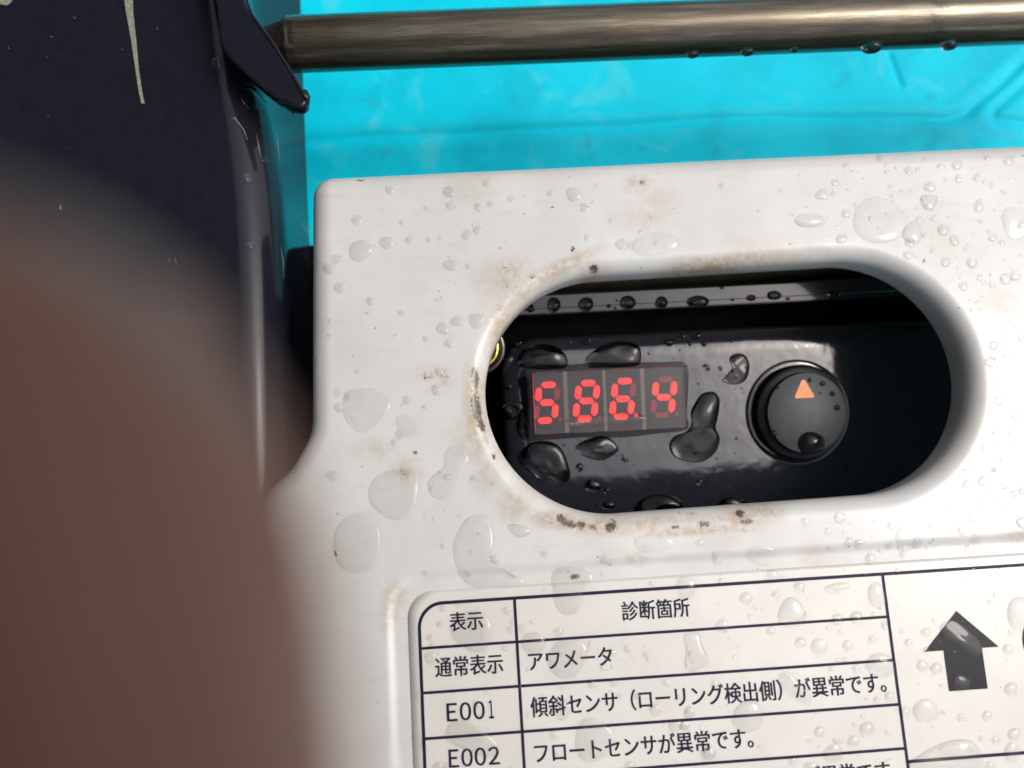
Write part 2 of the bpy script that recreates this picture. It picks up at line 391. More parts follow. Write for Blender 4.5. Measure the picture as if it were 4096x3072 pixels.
def build_cover():
    NT = 900
    # points of the opening by arc length
    Ls, R = prm[2] * 2, prm[3]; per = 2 * Ls + 2 * math.pi * R; ca, sa = math.cos(prm[4]), math.sin(prm[4])
    base = np.zeros((NT, 2)); nor = np.zeros((NT, 2))
    for i in range(NT):
        s = per * i / NT
        if s < Ls: u, v, nu, nv = prm[2] - s, R, 0, 1
        elif s < Ls + math.pi * R:
            a = math.pi / 2 + (s - Ls) / R; nu, nv = math.cos(a), math.sin(a); u, v = -prm[2] + R * nu, R * nv
        elif s < 2 * Ls + math.pi * R: u, v, nu, nv = -prm[2] + (s - Ls - math.pi * R), -R, 0, -1
        else:
            a = -math.pi / 2 + (s - 2 * Ls - math.pi * R) / R; nu, nv = math.cos(a), math.sin(a); u, v = prm[2] + R * nu, R * nv
        base[i] = OC + [u * ca - v * sa, u * sa + v * ca]; nor[i] = [nu * ca - nv * sa, nu * sa + nv * ca]
    loops = []
    def loop(off, z=None, pts=None):
        p = base + nor * off if pts is None else pts
        zz = cover_z(p[:, 0], p[:, 1]) if z is None else np.full(NT, z)
        loops.append(np.column_stack([p, zz]))
    # outer target of each spoke on the outline
    B8 = base + nor * 8.0
    dirs = B8 - OC; dirs /= np.linalg.norm(dirs, axis=1)[:, None]
    tgt = np.zeros((NT, 2)); best = np.full(NT, 1e9)
    for i in range(len(OUT)):
        a, c = OUT[i], OUT[(i + 1) % len(OUT)]; e = c - a
        den = dirs[:, 0] * e[1] - dirs[:, 1] * e[0]; den = np.where(abs(den) < 1e-9, 1e-9, den)
        t = ((a[0] - OC[0]) * e[1] - (a[1] - OC[1]) * e[0]) / den
        u = ((a[0] - OC[0]) * dirs[:, 1] - (a[1] - OC[1]) * dirs[:, 0]) / den
        ok = (t > 0) & (u >= -1e-6) & (u <= 1 + 1e-6) & (t < best)
        best = np.where(ok, t, best)
    tgt = OC + dirs * best[:, None]
    # underside, from the outer wall's foot inwards
    def lerp(f): return B8 * (1 - f) + tgt * f
    inn = tgt - (tgt - B8) / np.linalg.norm(tgt - B8, axis=1)[:, None] * 2.2
    loop(0, -11, inn); loop(0, -8, inn); loop(0, -4.5, inn - (inn - B8) * 0.02); loop(0, -2.7, inn - (inn - B8) * 0.05)
    loop(0, -2.7, lerp(0.5)); loop(8, -2.7); loop(4.5, -2.9); loop(2.4, -4.2); loop(2.0, -7.2); loop(1.2, -7.6); loop(0.4, -7.5); loop(0.0, -7.0)
    loop(0.0, -6.0); loop(0.0, -5.0)
    for a in np.linspace(0, math.pi / 2, 12):
        loop(RO * (1 - math.cos(a)))
    for off in np.linspace(4.5, 8, 8): loop(off)
    M = 190
    gap = best - np.linalg.norm(B8 - OC, axis=1)
    for f in np.linspace(0, 1, M)[1:]:
        # cluster towards the outer edge
        g = 1 - (1 - f) ** 1.25
        loop(0, None, B8 * (1 - g) + (tgt + (B8 - tgt) * 1e-4) * g)
    for z in (-5.5, -7, -9, -11): loop(0, z, tgt)
    L = np.array(loops); nl = len(L); V = L.reshape(-1, 3)
    Fc = []
    for j in range(nl):
        j2 = (j + 1) % nl
        for i in range(NT):
            i2 = (i + 1) % NT
            Fc.append((j * NT + i, j * NT + i2, j2 * NT + i2, j2 * NT + i))
    return V, Fc
cover = thing('plastic_cover', 'white plastic machine cover, wet and grimy, with an oblong opening and a printed table', 'cover', (OC[0], OC[1], 0))
V, Fc = build_cover()
shell = mk('shell', V, Fc, m_cover, cover)
# stains (x, y, rx, ry, angle deg, amount) in photo coordinates
stains = [(2030,1110,90,60,-40,.6),(1960,1130,60,90,10,.35),(2230,1080,160,28,-28,.85),(2090,1170,120,30,-42,.7),(2000,1290,40,120,20,.75),(2370,1075,60,30,0,.5),
 (2850,1060,170,34,-6,.9),(2760,1070,90,30,0,.8),(3000,1030,120,25,6,.6),(3100,1010,160,30,10,.35),(2550,740,60,40,0,.5),(2640,800,80,50,0,.35),(2560,870,120,60,0,.25),
 (1880,760,120,60,0,.3),(1930,720,60,40,0,.25),(1905,1640,45,170,-3,.9),(1760,1520,50,40,0,.35),(1700,1500,120,50,0,.15),(1620,1890,60,50,0,.5),(1500,1800,80,40,0,.35),
 (1850,1750,60,70,0,.3),(1960,1880,50,90,25,.4),(2060,2010,60,70,40,.5),(2250,2085,120,32,8,.9),(2420,2105,140,35,0,.8),(2600,2100,120,40,-2,.65),(2800,2125,180,14,-3,.95),(2700,2090,140,30,0,.6),
 (2950,2080,90,40,0,.9),(3060,2050,60,40,0,.7),(3000,2030,40,30,0,.6),(2640,2080,50,22,0,.7),(1580,2380,40,40,0,.7),(1555,2460,30,60,0,.5),(2540,2235,50,25,0,.5),(2440,2220,60,30,0,.3),
 (3450,1210,60,60,40,.3),(3260,1000,120,20,10,.3),(3500,1130,80,40,30,.25),(4060,1900,60,80,0,.3),(3960,1660,80,80,0,.25),(4070,2140,60,40,0,.45),(3950,1720,30,40,0,.4),(3900,1860,60,50,0,.3),
 (4000,1200,60,60,0,.25),(3750,960,60,60,0,.2),(1980,1560,40,30,0,.2),(3250,2230,60,60,0,.35),(2900,2150,60,50,0,.25)]
grimes = [(1900,1510,15,50,-3,1.0),(1905,1630,19,70,-8,1.0),(1925,1700,13,34,-20,1.0),(1945,1760,6,40,-25,.6),(1975,1825,9,14,0,.9),(1710,1505,30,22,0,.55),(1780,1510,20,40,0,.5),
 (2244,2074,22,16,25,1.0),(2272,2095,30,16,20,1.0),(2322,2100,20,15,0,1.0),(2368,2108,16,14,0,.8),(2440,2108,26,18,-20,1.0),(2450,2085,14,12,0,.7),(2700,2112,16,12,0,1.0),(2815,2095,30,12,0,.8),(2958,2050,20,12,-20,1.0),(2985,2088,30,12,5,1.0),
 (2960,2075,14,20,0,.7),(2770,2055,30,8,0,.6),(2290,1000,8,14,10,1.0),(2377,1073,20,14,0,1.0),(2130,1110,14,10,0,.7),(2590,1100,10,7,0,.9),(2000,1235,10,14,0,.7),(2016,1073,8,5,0,.9),(2060,1148,10,8,0,.7),(2020,970,10,6,0,.5),
 (2568,735,14,16,0,.7),(2380,745,10,14,30,.5),(1620,1890,36,20,0,.5),(1662,1812,11,8,0,.9),(1345,2215,6,12,-30,.9),(2298,2307,22,9,-8,1.0),(1450,1868,8,8,0,.7),(2440,2260,8,6,0,.8),(3690,1046,9,7,0,.9),(3850,1880,16,22,30,.5),
 (3970,1880,14,16,0,.7),(3980,1770,10,12,0,.7),(2000,1770,10,16,0,.6),(3720,1010,9,9,0,.6),(1440,718,14,7,0,1.0),(4092,625,8,10,0,1.0),(1500,830,5,5,0,.8),(1685,1030,5,5,0,.8),(1795,1030,7,6,0,.6),(3505,915,6,6,0,.9),(3430,692,6,5,0,.6),(3348,706,6,5,0,.6),(2207,834,7,5,0,.8),(2093,860,6,5,0,.8),
 (3500,1095,14,10,0,.7),(3600,1130,10,20,40,.5)]
co = np.empty(len(shell.data.vertices) * 3); shell.data.vertices.foreach_get('co', co); co = co.reshape(-1, 3) / S + ORG[cover.name]
def paint(o, name, lst, zref=0.0, hard=False, co=None):
    a = np.zeros(len(co))
    for (x, y, rx, ry, ang, am) in lst:
        c = P(x, y, zref); sc = 150.0 / FPX * (150 - zref) / 150 * 1.03
        t = math.radians(-ang) - math.radians(3.4); u = (co[:, 0] - c[0]) * math.cos(t) + (co[:, 1] - c[1]) * math.sin(t); v = -(co[:, 0] - c[0]) * math.sin(t) + (co[:, 1] - c[1]) * math.cos(t)
        q = np.sqrt((u / (rx * sc)) ** 2 + (v / (ry * sc)) ** 2)
        a = np.maximum(a, am * np.clip(1.6 - q if hard else 1.35 - q * 0.9, 0, 1))
    at = o.data.attributes.new(name, 'FLOAT', 'POINT'); at.data.foreach_set('value', a.astype(np.float32))
paint(shell, 'stain', stains, -0.5, False, co)
paint(shell, 'grime', grimes, -0.5, True, co)

# ------------------------------------------------------------------ sticker with its printed table
ZL = -0.45
def lab_z(x, y):
    q = _look(_GZ, x, y); return q if np.ndim(x) else float(q[0])
def grid_sheet(poly, lift, step=1.5):
    """sheet over the cover surface inside a polygon: fan of rings round its centroid"""
    c = poly.mean(0); V = []; Fc = []
    n = len(poly)
    fr = np.linspace(1, 0.02, 40)
    for f in fr:
        p = c + (poly - c) * f; V += list(np.column_stack([p, lab_z(p[:, 0], p[:, 1]) + lift]))
    for j in range(len(fr) - 1):
        for i in range(n): Fc.append([j * n + i, j * n + (i + 1) % n, (j + 1) * n + (i + 1) % n, (j + 1) * n + i])
    Fc.append([(len(fr) - 1) * n + i for i in range(n)])
    # rim
    b0 = len(V); V += [np.array([p[0], p[1], lab_z(p[0], p[1]) - 0.05]) for p in poly]
    for i in range(n): Fc.append([i, b0 + i, b0 + (i + 1) % n, (i + 1) % n])
    return V, Fc
def densify(poly, step=2.0):
    out = []
    for i in range(len(poly)):
        a, c = poly[i], poly[(i + 1) % len(poly)]; k = max(1, int(np.linalg.norm(c - a) / step))
        for q in range(k): out.append(a + (c - a) * q / k)
    return np.array(out)
V, Fc = grid_sheet(densify(LAB), 0.12)
sticker = mk('sticker', V, Fc, m_label, cover, fix=True)
tag(sticker, 'cream white vinyl sticker printed with a navy fault code table')
LIFT = 0.165
def strip_mesh(pts, width, lift=LIFT):
    pts = np.array([p[:2] for p in pts]); L = []
    out = [pts[0]]
    for i in range(len(pts) - 1):
        k = max(1, int(np.linalg.norm(pts[i + 1] - pts[i]) / 2.0))
        for q in range(1, k + 1): out.append(pts[i] + (pts[i + 1] - pts[i]) * q / k)
    pts = np.array(out); n = len(pts)
    t = np.gradient(pts, axis=0); t /= np.linalg.norm(t, axis=1)[:, None]; nn = np.column_stack([-t[:, 1], t[:, 0]])
    V = []
    for s in (1, -1):
        p = pts + nn * width / 2 * s; V += list(np.column_stack([p, lab_z(p[:, 0], p[:, 1]) + lift]))
    return V, [[i, n + i, n + i + 1, i + 1] for i in range(n - 1)]
def c7(x, y): return P(1500 + x * .633, 2200 + y * .633, ZL)
def c8(x, y): return P(2700 + x * .6311, 2100 + y * .6311, ZL)
yt = (c7(400, 333)[1] + c7(2212, 222)[1] + c8(2212, 248)[1]) / 3
xl = (c7(283, 440)[0] + c7(312, 1378)[0]) / 2
xc = (c7(882, 310)[0] + c7(943, 1378)[0]) / 2; xr = (c8(1315, 325)[0] + c8(1475, 1540)[0]) / 2
rows = [(c7(300, 620)[1] + c8(1340, 582)[1]) / 2, (c7(310, 905)[1] + c8(1370, 853)[1]) / 2, (c7(320, 1198)[1] + c8(1410, 1130)[1]) / 2, (c8(0, 1528)[1] + c8(1445, 1411)[1]) / 2]
rows.append(rows[-1] * 2 - rows[-2]); ybr = (c8(1480, 1502)[1] + c8(2212, 1440)[1]) / 2
ybot = rows[-1] - 9; xR = lx0 + 146
corner = [np.array([xl + 4.4 - 4.4 * math.cos(a), yt - 4.4 + 4.4 * math.sin(a)]) for a in np.linspace(0, math.pi / 2, 12)]
def line(pts, w=0.5, lift=LIFT):
    V, Fc = strip_mesh(pts, w, lift); o = mk('table_line', V, Fc, m_ink, sticker, smooth=False); return o
line([np.array([xl, ybot])] + corner + [np.array([xR, yt])], 0.62, LIFT)
line([(xc, yt - .2), (xc, ybot)], 0.56, LIFT + .006)
# the right column line leans slightly, as printed
line([(xr, yt - .2), (xr, ybot)], 0.56, LIFT + .006)
for y in rows: line([(xl + .2, y), (xr - .2, y)], 0.52, LIFT + .012)
line([(xr + .2, ybr), (xR, ybr)], 0.60, LIFT + .012)
def text_obj(s, left, right, hmm, name='lettering', bold=0.022, latin=False):
    """printed text whose ink runs from x=left[0] to x=right[0], resting on the mean of their y, hmm tall"""
    cu = bpy.data.curves.new('text', 'FONT'); cu.body = s; cu.offset = 0.008; cu.resolution_u = 4
    o = bpy.data.objects.new('tmp', cu); COL.objects.link(o); bpy.context.view_layer.update()
    me = bpy.data.meshes.new_from_object(o.evaluated_get(bpy.context.evaluated_depsgraph_get()))
    v = np.empty(len(me.vertices) * 3); me.vertices.foreach_get('co', v); v = v.reshape(-1, 3)
    x0, x1, y0, y1 = v[:, 0].min(), v[:, 0].max(), v[:, 1].min(), v[:, 1].max()
    yb = (left[1] + right[1]) / 2
    X = left[0] + (v[:, 0] - x0) / (x1 - x0) * (right[0] - left[0]); Y = yb + (v[:, 1] - y0) / (y1 - y0) * hmm
    Z_ = lab_z(X, Y) + LIFT; nv = len(X)
    Fc = [list(p.vertices) for p in me.polygons]; W = np.column_stack([X, Y, Z_])
    if bold > 0.01:       # the print is a little heavier than the font: a second pass a hair to the side
        W = np.vstack([W, np.column_stack([X + 0.10, Y - .02, Z_ + .003])]); Fc += [[i + nv for i in f] for f in Fc]
    bpy.data.objects.remove(o); bpy.data.meshes.remove(me); bpy.data.curves.remove(cu)
    o = mk(name, W, Fc, m_ink, sticker, smooth=False); return o
K = 0.0505 * .633
def code(s, boxes, ya, yb, h, off=0.0):
    """a fault code in the table: wide round figures, one box per character, joined into one piece of lettering"""
    obs = []
    y = (c7(boxes[0][0], ya)[1] + c7(boxes[-1][1], yb)[1]) / 2 + off
    for ch, (xa, xb) in zip(s, boxes):
        f = (xa + xb) / 2 - boxes[0][0]; f /= boxes[-1][1] - boxes[0][0]; yy = ya + (yb - ya) * f
        a, c = c7(xa, yy), c7(xb, yy); a = np.array([a[0], y]); c = np.array([c[0], y])
        obs.append(text_obj(chr(ord(ch) + 0xFEE0), a, c, h * K, bold=0.02))
    bm = bmesh.new()
    for o in obs: bm.from_mesh(o.data)
    me = obs[0].data
    bm.to_mesh(me); bm.free()
    for o in obs[1:]: bpy.data.objects.remove(o)
    return obs[0]
text_obj('表示', c7(472, 515), c7(683, 500), 108 * K)
text_obj('通常表示', c7(382, 808), c7(810, 775), 112 * K)
code('E001', [(455, 520), (538, 608), (624, 694), (722, 750)], 1083, 1063, 100)
code('E002', [(468, 530), (548, 618), (632, 702), (718, 788)], 1375, 1352, 98)
text_obj('アワメータ', c7(972, 760), c7(1500, 728), 104 * K)
text_obj('診断箇所', c7(1562, 447), c7(1990, 423), 112 * K)
text_obj('傾斜センサ（ローリング検出側）が異常です。', c7(985, 1062), c8(1340, 1060), 118 * K)
text_obj('フロートセンサが異常です。', c7(1010, 1348), c8(497, 1412), 114 * K)
dy = rows[3] - rows[2]
a, c = c7(985, 1062), c8(1340, 1060)
text_obj('傾斜センサ（ピッチング検出側）が異常です。', a + [0, 2 * dy, 0], c + [0, 2 * dy, 0], 118 * K)
code('E003', [(468, 530), (548, 618), (632, 702), (718, 788)], 1375, 1352, 98, dy)
# arrow: built square to the sticker
pk, bl, br = c8(1778, 543), c8(1577, 805), c8(2047, 768)
sl_, sr_, bb = c8(1697, 795), c8(1940, 775), (c8(1732, 1055) + c8(1967, 1035)) / 2
ys = (bl[1] + br[1]) / 2
arrow = [(pk[0], pk[1]), (bl[0], ys), (sl_[0], ys), (sl_[0], bb[1]), (sr_[0], bb[1]), (sr_[0], ys), (br[0], ys)]
V = [np.array([x, y, lab_z(x, y) + LIFT]) for x, y in arrow]
o = mk('arrow', V, [[0, 1, 6], [1, 2, 5, 6], [2, 3, 4, 5]], m_inkblack, sticker, smooth=False); tag(o, 'thick black arrow pointing up')
cc = P(4226, 2565, ZL); rr = 135 * .0505
V = []; nn = 60
for k in range(nn):
    a = 2 * math.pi * k / nn
    for r in (rr, rr - 1.6):
        x, y = cc[0] + r * math.cos(a), cc[1] + r * math.sin(a); V.append([x, y, lab_z(x, y) + LIFT])
mk('printed_ring', V, [[2 * k, 2 * ((k + 1) % nn), 2 * ((k + 1) % nn) + 1, 2 * k + 1] for k in range(nn)], m_inkblack, sticker, smooth=False)

# ------------------------------------------------------------------ turquoise float far below
ZF = -68.0
grooves = [  # (photo polyline, half width mm, depth mm)
 ([(1100,572),(1500,545),(2000,528),(2500,502),(2800,478),(3100,464),(3400,470),(3790,474),(3860,455),(4000,340),(4150,190),(4400,-60)], 1.4, .8),
 ([(4500,520),(4096,488),(3995,478),(3972,458),(3985,430),(4096,335),(4400,80)], 1.4, .75),
 ([(3560,215),(3590,300),(3605,340)], 1.0, .6),
 ([(3685,590),(3720,545),(3700,532),(3300,528),(2800,545),(2000,590)], 3.0, 0.45),
 ([(3810,590),(3850,560),(3910,545),(4096,545),(4400,560)], 2.5, 0.6)]
def float_z(x, y):
    z = np.full(x.shape, ZF)
    for pl, wd, dp in grooves:
        pts = [P(a, c, ZF)[:2] for a, c in pl]; d = np.full(x.shape, 1e9)
        for i in range(len(pts) - 1):
            a, c = pts[i], pts[i + 1]; e = c - a; wx, wy = x - a[0], y - a[1]; t = np.clip((wx * e[0] + wy * e[1]) / (e @ e), 0, 1)
            d = np.minimum(d, np.hypot(wx - t * e[0], wy - t * e[1]))
        z = z - dp * np.exp(-(d / wd) ** 2)
        if wd == 1.4: z = z + 0.25 * np.exp(-((d - 4.0) / 2.2) ** 2)
    # shallow dishing of the moulded skin
    z = z + 0.9 * np.sin(x * 0.035 + 1) * np.sin(y * 0.06) + 0.35 * np.sin(x * 0.11 + y * 0.05)
    return z
a0, a1 = P(900, 0, ZF), P(4250, 0, ZF)
gx = np.concatenate([np.linspace(-420, a0[0] - 10, 20), np.linspace(a0[0] - 8, a1[0] + 30, 430), np.linspace(a1[0] + 40, 520, 16)])
gy0, gy1 = P(2000, 820, ZF)[1], P(2000, -80, ZF)[1]
gy = np.concatenate([np.linspace(-420, gy0 - 4, 20), np.linspace(gy0, gy1 + 10, 150), np.linspace(gy1 + 16, 520, 20)])
X, Y = np.meshgrid(gx, gy); Z = float_z(X, Y); nx, ny = len(gx), len(gy)
V = np.column_stack([X.ravel(), Y.ravel(), Z.ravel()])
Fc = [(j * nx + i, j * nx + i + 1, (j + 1) * nx + i + 1, (j + 1) * nx + i) for j in range(ny - 1) for i in range(nx - 1)]
# side walls so that the float is a body
bi = [j * nx for j in range(ny - 1, -1, -1)] + list(range(1, nx)) + [j * nx + nx - 1 for j in range(1, ny)] + [(ny - 1) * nx + i for i in range(nx - 2, 0, -1)]
b0 = len(V); V = np.vstack([V, np.column_stack([V[bi][:, :2], np.full(len(bi), ZF - 60)])]); nb = len(bi)
Fc += [(bi[k], b0 + k, b0 + (k + 1) % nb, bi[(k + 1) % nb]) for k in range(nb)]
flo = mk('float', V, Fc, m_teal, None, (0, 0, ZF - 60)); tag(flo, 'bright turquoise moulded plastic float lying under the metal rod and the white cover', 'float')
g = 900.0; zg = ZF - 61
o = mk('ground', [[-9000, -9000, zg], [9000, -9000, zg], [9000, 9000, zg], [-9000, 9000, zg]], [[0, 1, 2, 3]], simple('wet_soil', (0.06, 0.05, 0.04), 0.7, 0, 0, 1.4, None, 0.4, 0.01)); tag(o, kind='structure')

# ------------------------------------------------------------------ machine body under the cover
ya = P(1240, 975, -46)[1]
bx0 = P(1150, 1400, -46)[0]
pts = [(bx0, ya), (bx0, -150), (190, -150), (190, ya)]
V, Fc = prism([(x, y, -46.0) for x, y in pts], (0, 0, -21.0))
body = mk('machine_frame', V, Fc, m_dark, None, (60, -20, -67), smooth=False); bevel_obj(body, 1.5)
tag(body, 'dull dark steel frame in the shade beneath the white cover', 'frame')

for (x0, x1, y0, y1) in ((bx0 + 26, 185, OC[1] + prm[3] + 7, OC[1] + prm[3] + 9),):
    V, Fc = prism([(x0, y0, -4.0), (x1, y0, -4.0), (x1, y1, -4.0), (x0, y1, -4.0)], (0, 0, -43.0)); mk('added_baffle', V, Fc, m_olive2, body, smooth=False, fix=True)  # wall added to keep turquoise light out; fills the olive gap behind the rail
# ------------------------------------------------------------------ control box inside the opening
TB = math.radians(9.0); NB = np.array([0.0, -math.sin(TB), math.cos(TB)]); EX = np.array([1.0, 0, 0]); EY = np.cross(NB, EX)
BC = Ppl(2700, 1620, np.array([0, 0, -32.0]), np.array([0, 0, 1.0]))
box = thing('control_box', 'glossy black control box with red number display and round dial seen through the cover opening', 'control box', (BC[0], BC[1], -46))
def B(px, py, h=0.0): return Ppl(px, py, BC + NB * h, NB)
def bl(u, v, h): return BC + EX * u + EY * v + NB * h
def loc2(p): d = p - BC; return np.array([d @ EX, d @ EY])
# lid outline in the box's own axes
ul = loc2(B(2010, 1600))[0]; vt = (loc2(B(2200, 1338))[1] + loc2(B(3100, 1308))[1]) / 2
lid = roundpoly([(ul, vt), (ul, -34), (84, -34), (84, vt)], [9, 9, 9, 9], 12)
V = []; Fc = []
prof = [(0, 0.0)] + [(3.2 * math.sin(a) - 3.2 - 0, 0) for a in ()]
nl = len(lid); cen = lid.mean(0)
def inset(poly, d):
    n = len(poly); out = []
    for i in range(n):
        a, c = poly[i - 1], poly[(i + 1) % n]; t = c - a; t /= np.linalg.norm(t) + 1e-9; out.append(poly[i] + np.array([-t[1], t[0]]) * d)
    return np.array(out)
lidd = densify(lid, 3.0); nl = len(lidd)
rings = [(-0.0, -14), (0.0, -3.2)] + [(6.2 * (1 - math.cos(a)), -3.2 + 3.2 * math.sin(a)) for a in np.linspace(0, math.pi / 2, 12)[1:]]
for d, h in rings:
    q = inset(lidd, d); V += [bl(p[0], p[1], h) for p in q]
for j in range(len(rings) - 1):
    for i in range(nl): Fc.append([j * nl + i, j * nl + (i + 1) % nl, (j + 1) * nl + (i + 1) % nl, (j + 1) * nl + i])
qq = inset(lidd, 6.2); fr = [0.9, 0.7, 0.5, 0.3, 0.1]; c0 = qq.mean(0)
for f in fr: V += [bl(*(c0 + (p - c0) * f), 0.0) for p in qq]
for k in range(len(fr)):
    j = len(rings) - 1 + k
    for i in range(nl): Fc.append([j * nl + i, j * nl + (i + 1) % nl, (j + 1) * nl + (i + 1) % nl, (j + 1) * nl + i])
Fc.append([(len(rings) - 1 + len(fr)) * nl + i for i in range(nl)])
case = mk('case', V, Fc, m_black, box, fix=True)
# rail behind the lid
r1a, r1b = B(2000, 1183, 0), B(3500, 1120, 0)
vr1 = (loc2(B(2300, 1172))[1] + loc2(B(3200, 1124))[1]) / 2; vr0 = (loc2(B(2300, 1252))[1] + loc2(B(3100, 1211))[1]) / 2
V = []; prof = [(vr0, -16), (vr0, -0.4), (vr0 + .3, 0.0), (vr0 + 1.35, 0.12), (vr0 + 1.5, 0.34), (vr1 - .5, 0.65), (vr1, 0.3), (vr1, -16)]
npf = len(prof)
for u in (ul - 5, 86):
    for v, h in prof: V.append(bl(u, v, h))
Fc = [[i, npf + i, npf + i + 1, i + 1] for i in range(npf - 1)] + [list(range(npf)), list(range(2 * npf - 1, npf - 1, -1))]
rail = mk('rail', V, Fc, m_rail, box, fix=True, smooth=True); sharp(rail, 20)
# trough floor between rail and lid
V, Fc = prism([bl(ul - 5, vt - 4, -10), bl(85, vt - 4, -10), bl(85, vr0 + .1, -10), bl(ul - 5, vr0 + .1, -10)], NB * -5)
mk('trough', V, Fc, m_dark, box, smooth=False)
V, Fc = prism([bl(ul + 3, -33, -14.2), bl(66, -33, -14.2), bl(66, vt - 6, -14.2), bl(ul + 3, vt - 6, -14.2)], (0, 0, -8))
mk('base', V, Fc, m_dark, box, smooth=False)
# socket with brass ring at the left end
def lathe(center, prof, n, ax=(EX, EY, NB), jag=None):
    V = []; Fc = []
    for j, (r, h) in enumerate(prof):
        for k in range(n):
            th = 2 * math.pi * k / n; rr_ = r + (jag[j] * (1 if k % 2 else -1) if jag else 0)
            V.append(center + ax[0] * rr_ * math.cos(th) + ax[1] * rr_ * math.sin(th) + ax[2] * h)
    m = len(prof)
    for j in range(m - 1):
        for k in range(n): Fc.append([j * n + k, j * n + (k + 1) % n, (j + 1) * n + (k + 1) % n, (j + 1) * n + k])
    return V, Fc
sc = B(1914, 1392, 0.5); sc = BC + EX * ((sc - BC) @ EX) + EY * ((sc - BC) @ EY)
V, Fc = lathe(sc, [(6.4, -6), (6.4, 0.4), (6.1, 0.9), (5.5, 0.9), (5.2, 0.4), (5.2, -1.5), (0.01, -1.5)], 48)
mk('socket', V, Fc, m_black, box, fix=True)
V, Fc = lathe(sc, [(4.95, -1.5), (4.95, 0.7), (4.6, 1.0), (3.9, 0.9), (3.6, 0.2), (3.6, -1.0), (0.01, -1.0)], 48)
mk('socket_ring', V, Fc, m_brass, box, fix=True)
# LED display
HD = 3.6
def Bd(px, py): return loc2(B(px, py, HD))
def c4(x, y): return Bd(1800 + x * .5425, 950 + y * .5425)
tl, tr, brr, bll = c4(608, 995), c4(1737, 950), c4(1750, 1402), c4(632, 1452)
du = (tr - tl + brr - bll); du /= np.linalg.norm(du); dv = np.array([-du[1], du[0]]); dc = (tl + tr + brr + bll) / 4
DW = (np.linalg.norm(tr - tl) + np.linalg.norm(brr - bll)) / 2; DH = (np.linalg.norm(tl - bll) + np.linalg.norm(tr - brr)) / 2
def dl(p): d = p - dc; return np.array([d @ du, d @ dv])
def D3(u, v, h): q = dc + du * u + dv * v; return bl(q[0], q[1], h)
def dquad(x0, x1, y0, y1, h): return [D3(x0, y0, h), D3(x1, y0, h), D3(x1, y1, h), D3(x0, y1, h)]
HB = HD - 1.15
V, Fc = prism(dquad(-DW / 2, DW / 2, -DH / 2, DH / 2, HB), NB * -(HB + 2))
disp = mk('display', V, Fc, m_dispbody, box, smooth=False); tag(disp, 'four digit red LED display reading 586.4')
V, Fc = prism(dquad(-DW / 2 + .02, DW / 2 - .02, -DH / 2 + .02, DH / 2 - .02, HD), NB * -(HD - HB - 0.12))
lens = mk('lens', V, Fc, m_clear, disp, smooth=False); bevel_obj(lens, 0.15, 2)
for xa in (858, 1147, 1430):
    wd = {858: 35, 1147: 25, 1430: 32}[xa] * .5425 * .052
    c = dl(c4(xa, 1205))[0]
    V, Fc = prism(dquad(c - wd / 2, c + wd / 2, -DH / 2 + .1, DH / 2 - .1, HB + .03), NB * -0.03, False); mk('divider', V, Fc, m_divider, disp, smooth=False)
# light leaking at the module edges
for (xa, xb, ya_) in ((640, 780, 990), (910, 1085, 978), (1200, 1350, 966), (1500, 1655, 955), (665, 780, 1452), (1200, 1360, 1422), (930, 1080, 1440)):
    a, c = dl(c4(xa, ya_)), dl(c4(xb, ya_)); sgn = 1 if ya_ < 1200 else -1
    y0 = sgn * (DH / 2 + 0.03)
    V = [D3(a[0], y0, HD - .9), D3(c[0], y0, HD - .9), D3(c[0], y0, HD - .35), D3(a[0], y0, HD - .35), D3(a[0], y0 - sgn * .1, HD - .9), D3(c[0], y0 - sgn * .1, HD - .9), D3(c[0], y0 - sgn * .1, HD - .35), D3(a[0], y0 - sgn * .1, HD - .35)]
    mk('red_edge', V, [[0, 1, 2, 3], [7, 6, 5, 4], [0, 3, 7, 4], [1, 5, 6, 2], [3, 2, 6, 7], [0, 4, 5, 1]], m_glow, disp, smooth=False, fix=True)
V = [D3(-DW / 2 - .05, -DH / 2 + 1, HD - 1.3), D3(-DW / 2 - .05, DH / 2 - .4, HD - 1.3), D3(-DW / 2 - .05, DH / 2 - .4, HD - .5), D3(-DW / 2 - .05, -DH / 2 + 1, HD - .5)]
V += [p + EX * .06 for p in V]
mk('red_edge', V, [[0, 1, 2, 3], [7, 6, 5, 4], [0, 3, 7, 4], [1, 5, 6, 2], [3, 2, 6, 7], [0, 4, 5, 1]], m_glow, disp, smooth=False, fix=True)
# seven-segment figures; each segment a hexagon
def seg_mesh(p, q, w, h):
    p = np.array(p, float); q = np.array(q, float); e = (q - p) / np.linalg.norm(q - p); nrm = np.array([-e[1], e[0]])
    oc = [p, p + e * w * .42 + nrm * w / 2, q - e * w * .42 + nrm * w / 2, q, q - e * w * .42 - nrm * w / 2, p + e * w * .42 - nrm * w / 2]
    c = (p + q) / 2; inn = [c + (x - c) * np.array([.62, .62]) for x in oc]
    V = [D3(*x, h) for x in oc] + [D3(*x, h) for x in inn] + [D3(*x, h - .05) for x in oc]
    Fc = [[i, (i + 1) % 6, 6 + (i + 1) % 6, 6 + i] for i in range(6)] + [[6, 7, 8, 9, 10, 11]] + [[(i + 1) % 6, i, 12 + i, 12 + (i + 1) % 6] for i in range(6)]
    return V, Fc
centers = [(717, 1218), (1010, 1205), (1280, 1190), (1583, 1178)]
lit = ['afgcd', 'abcdefg', 'afgecd', 'fbgc']
SW, SHT, SL = 4.35, 8.35, 0.150      # figure width, height, slant
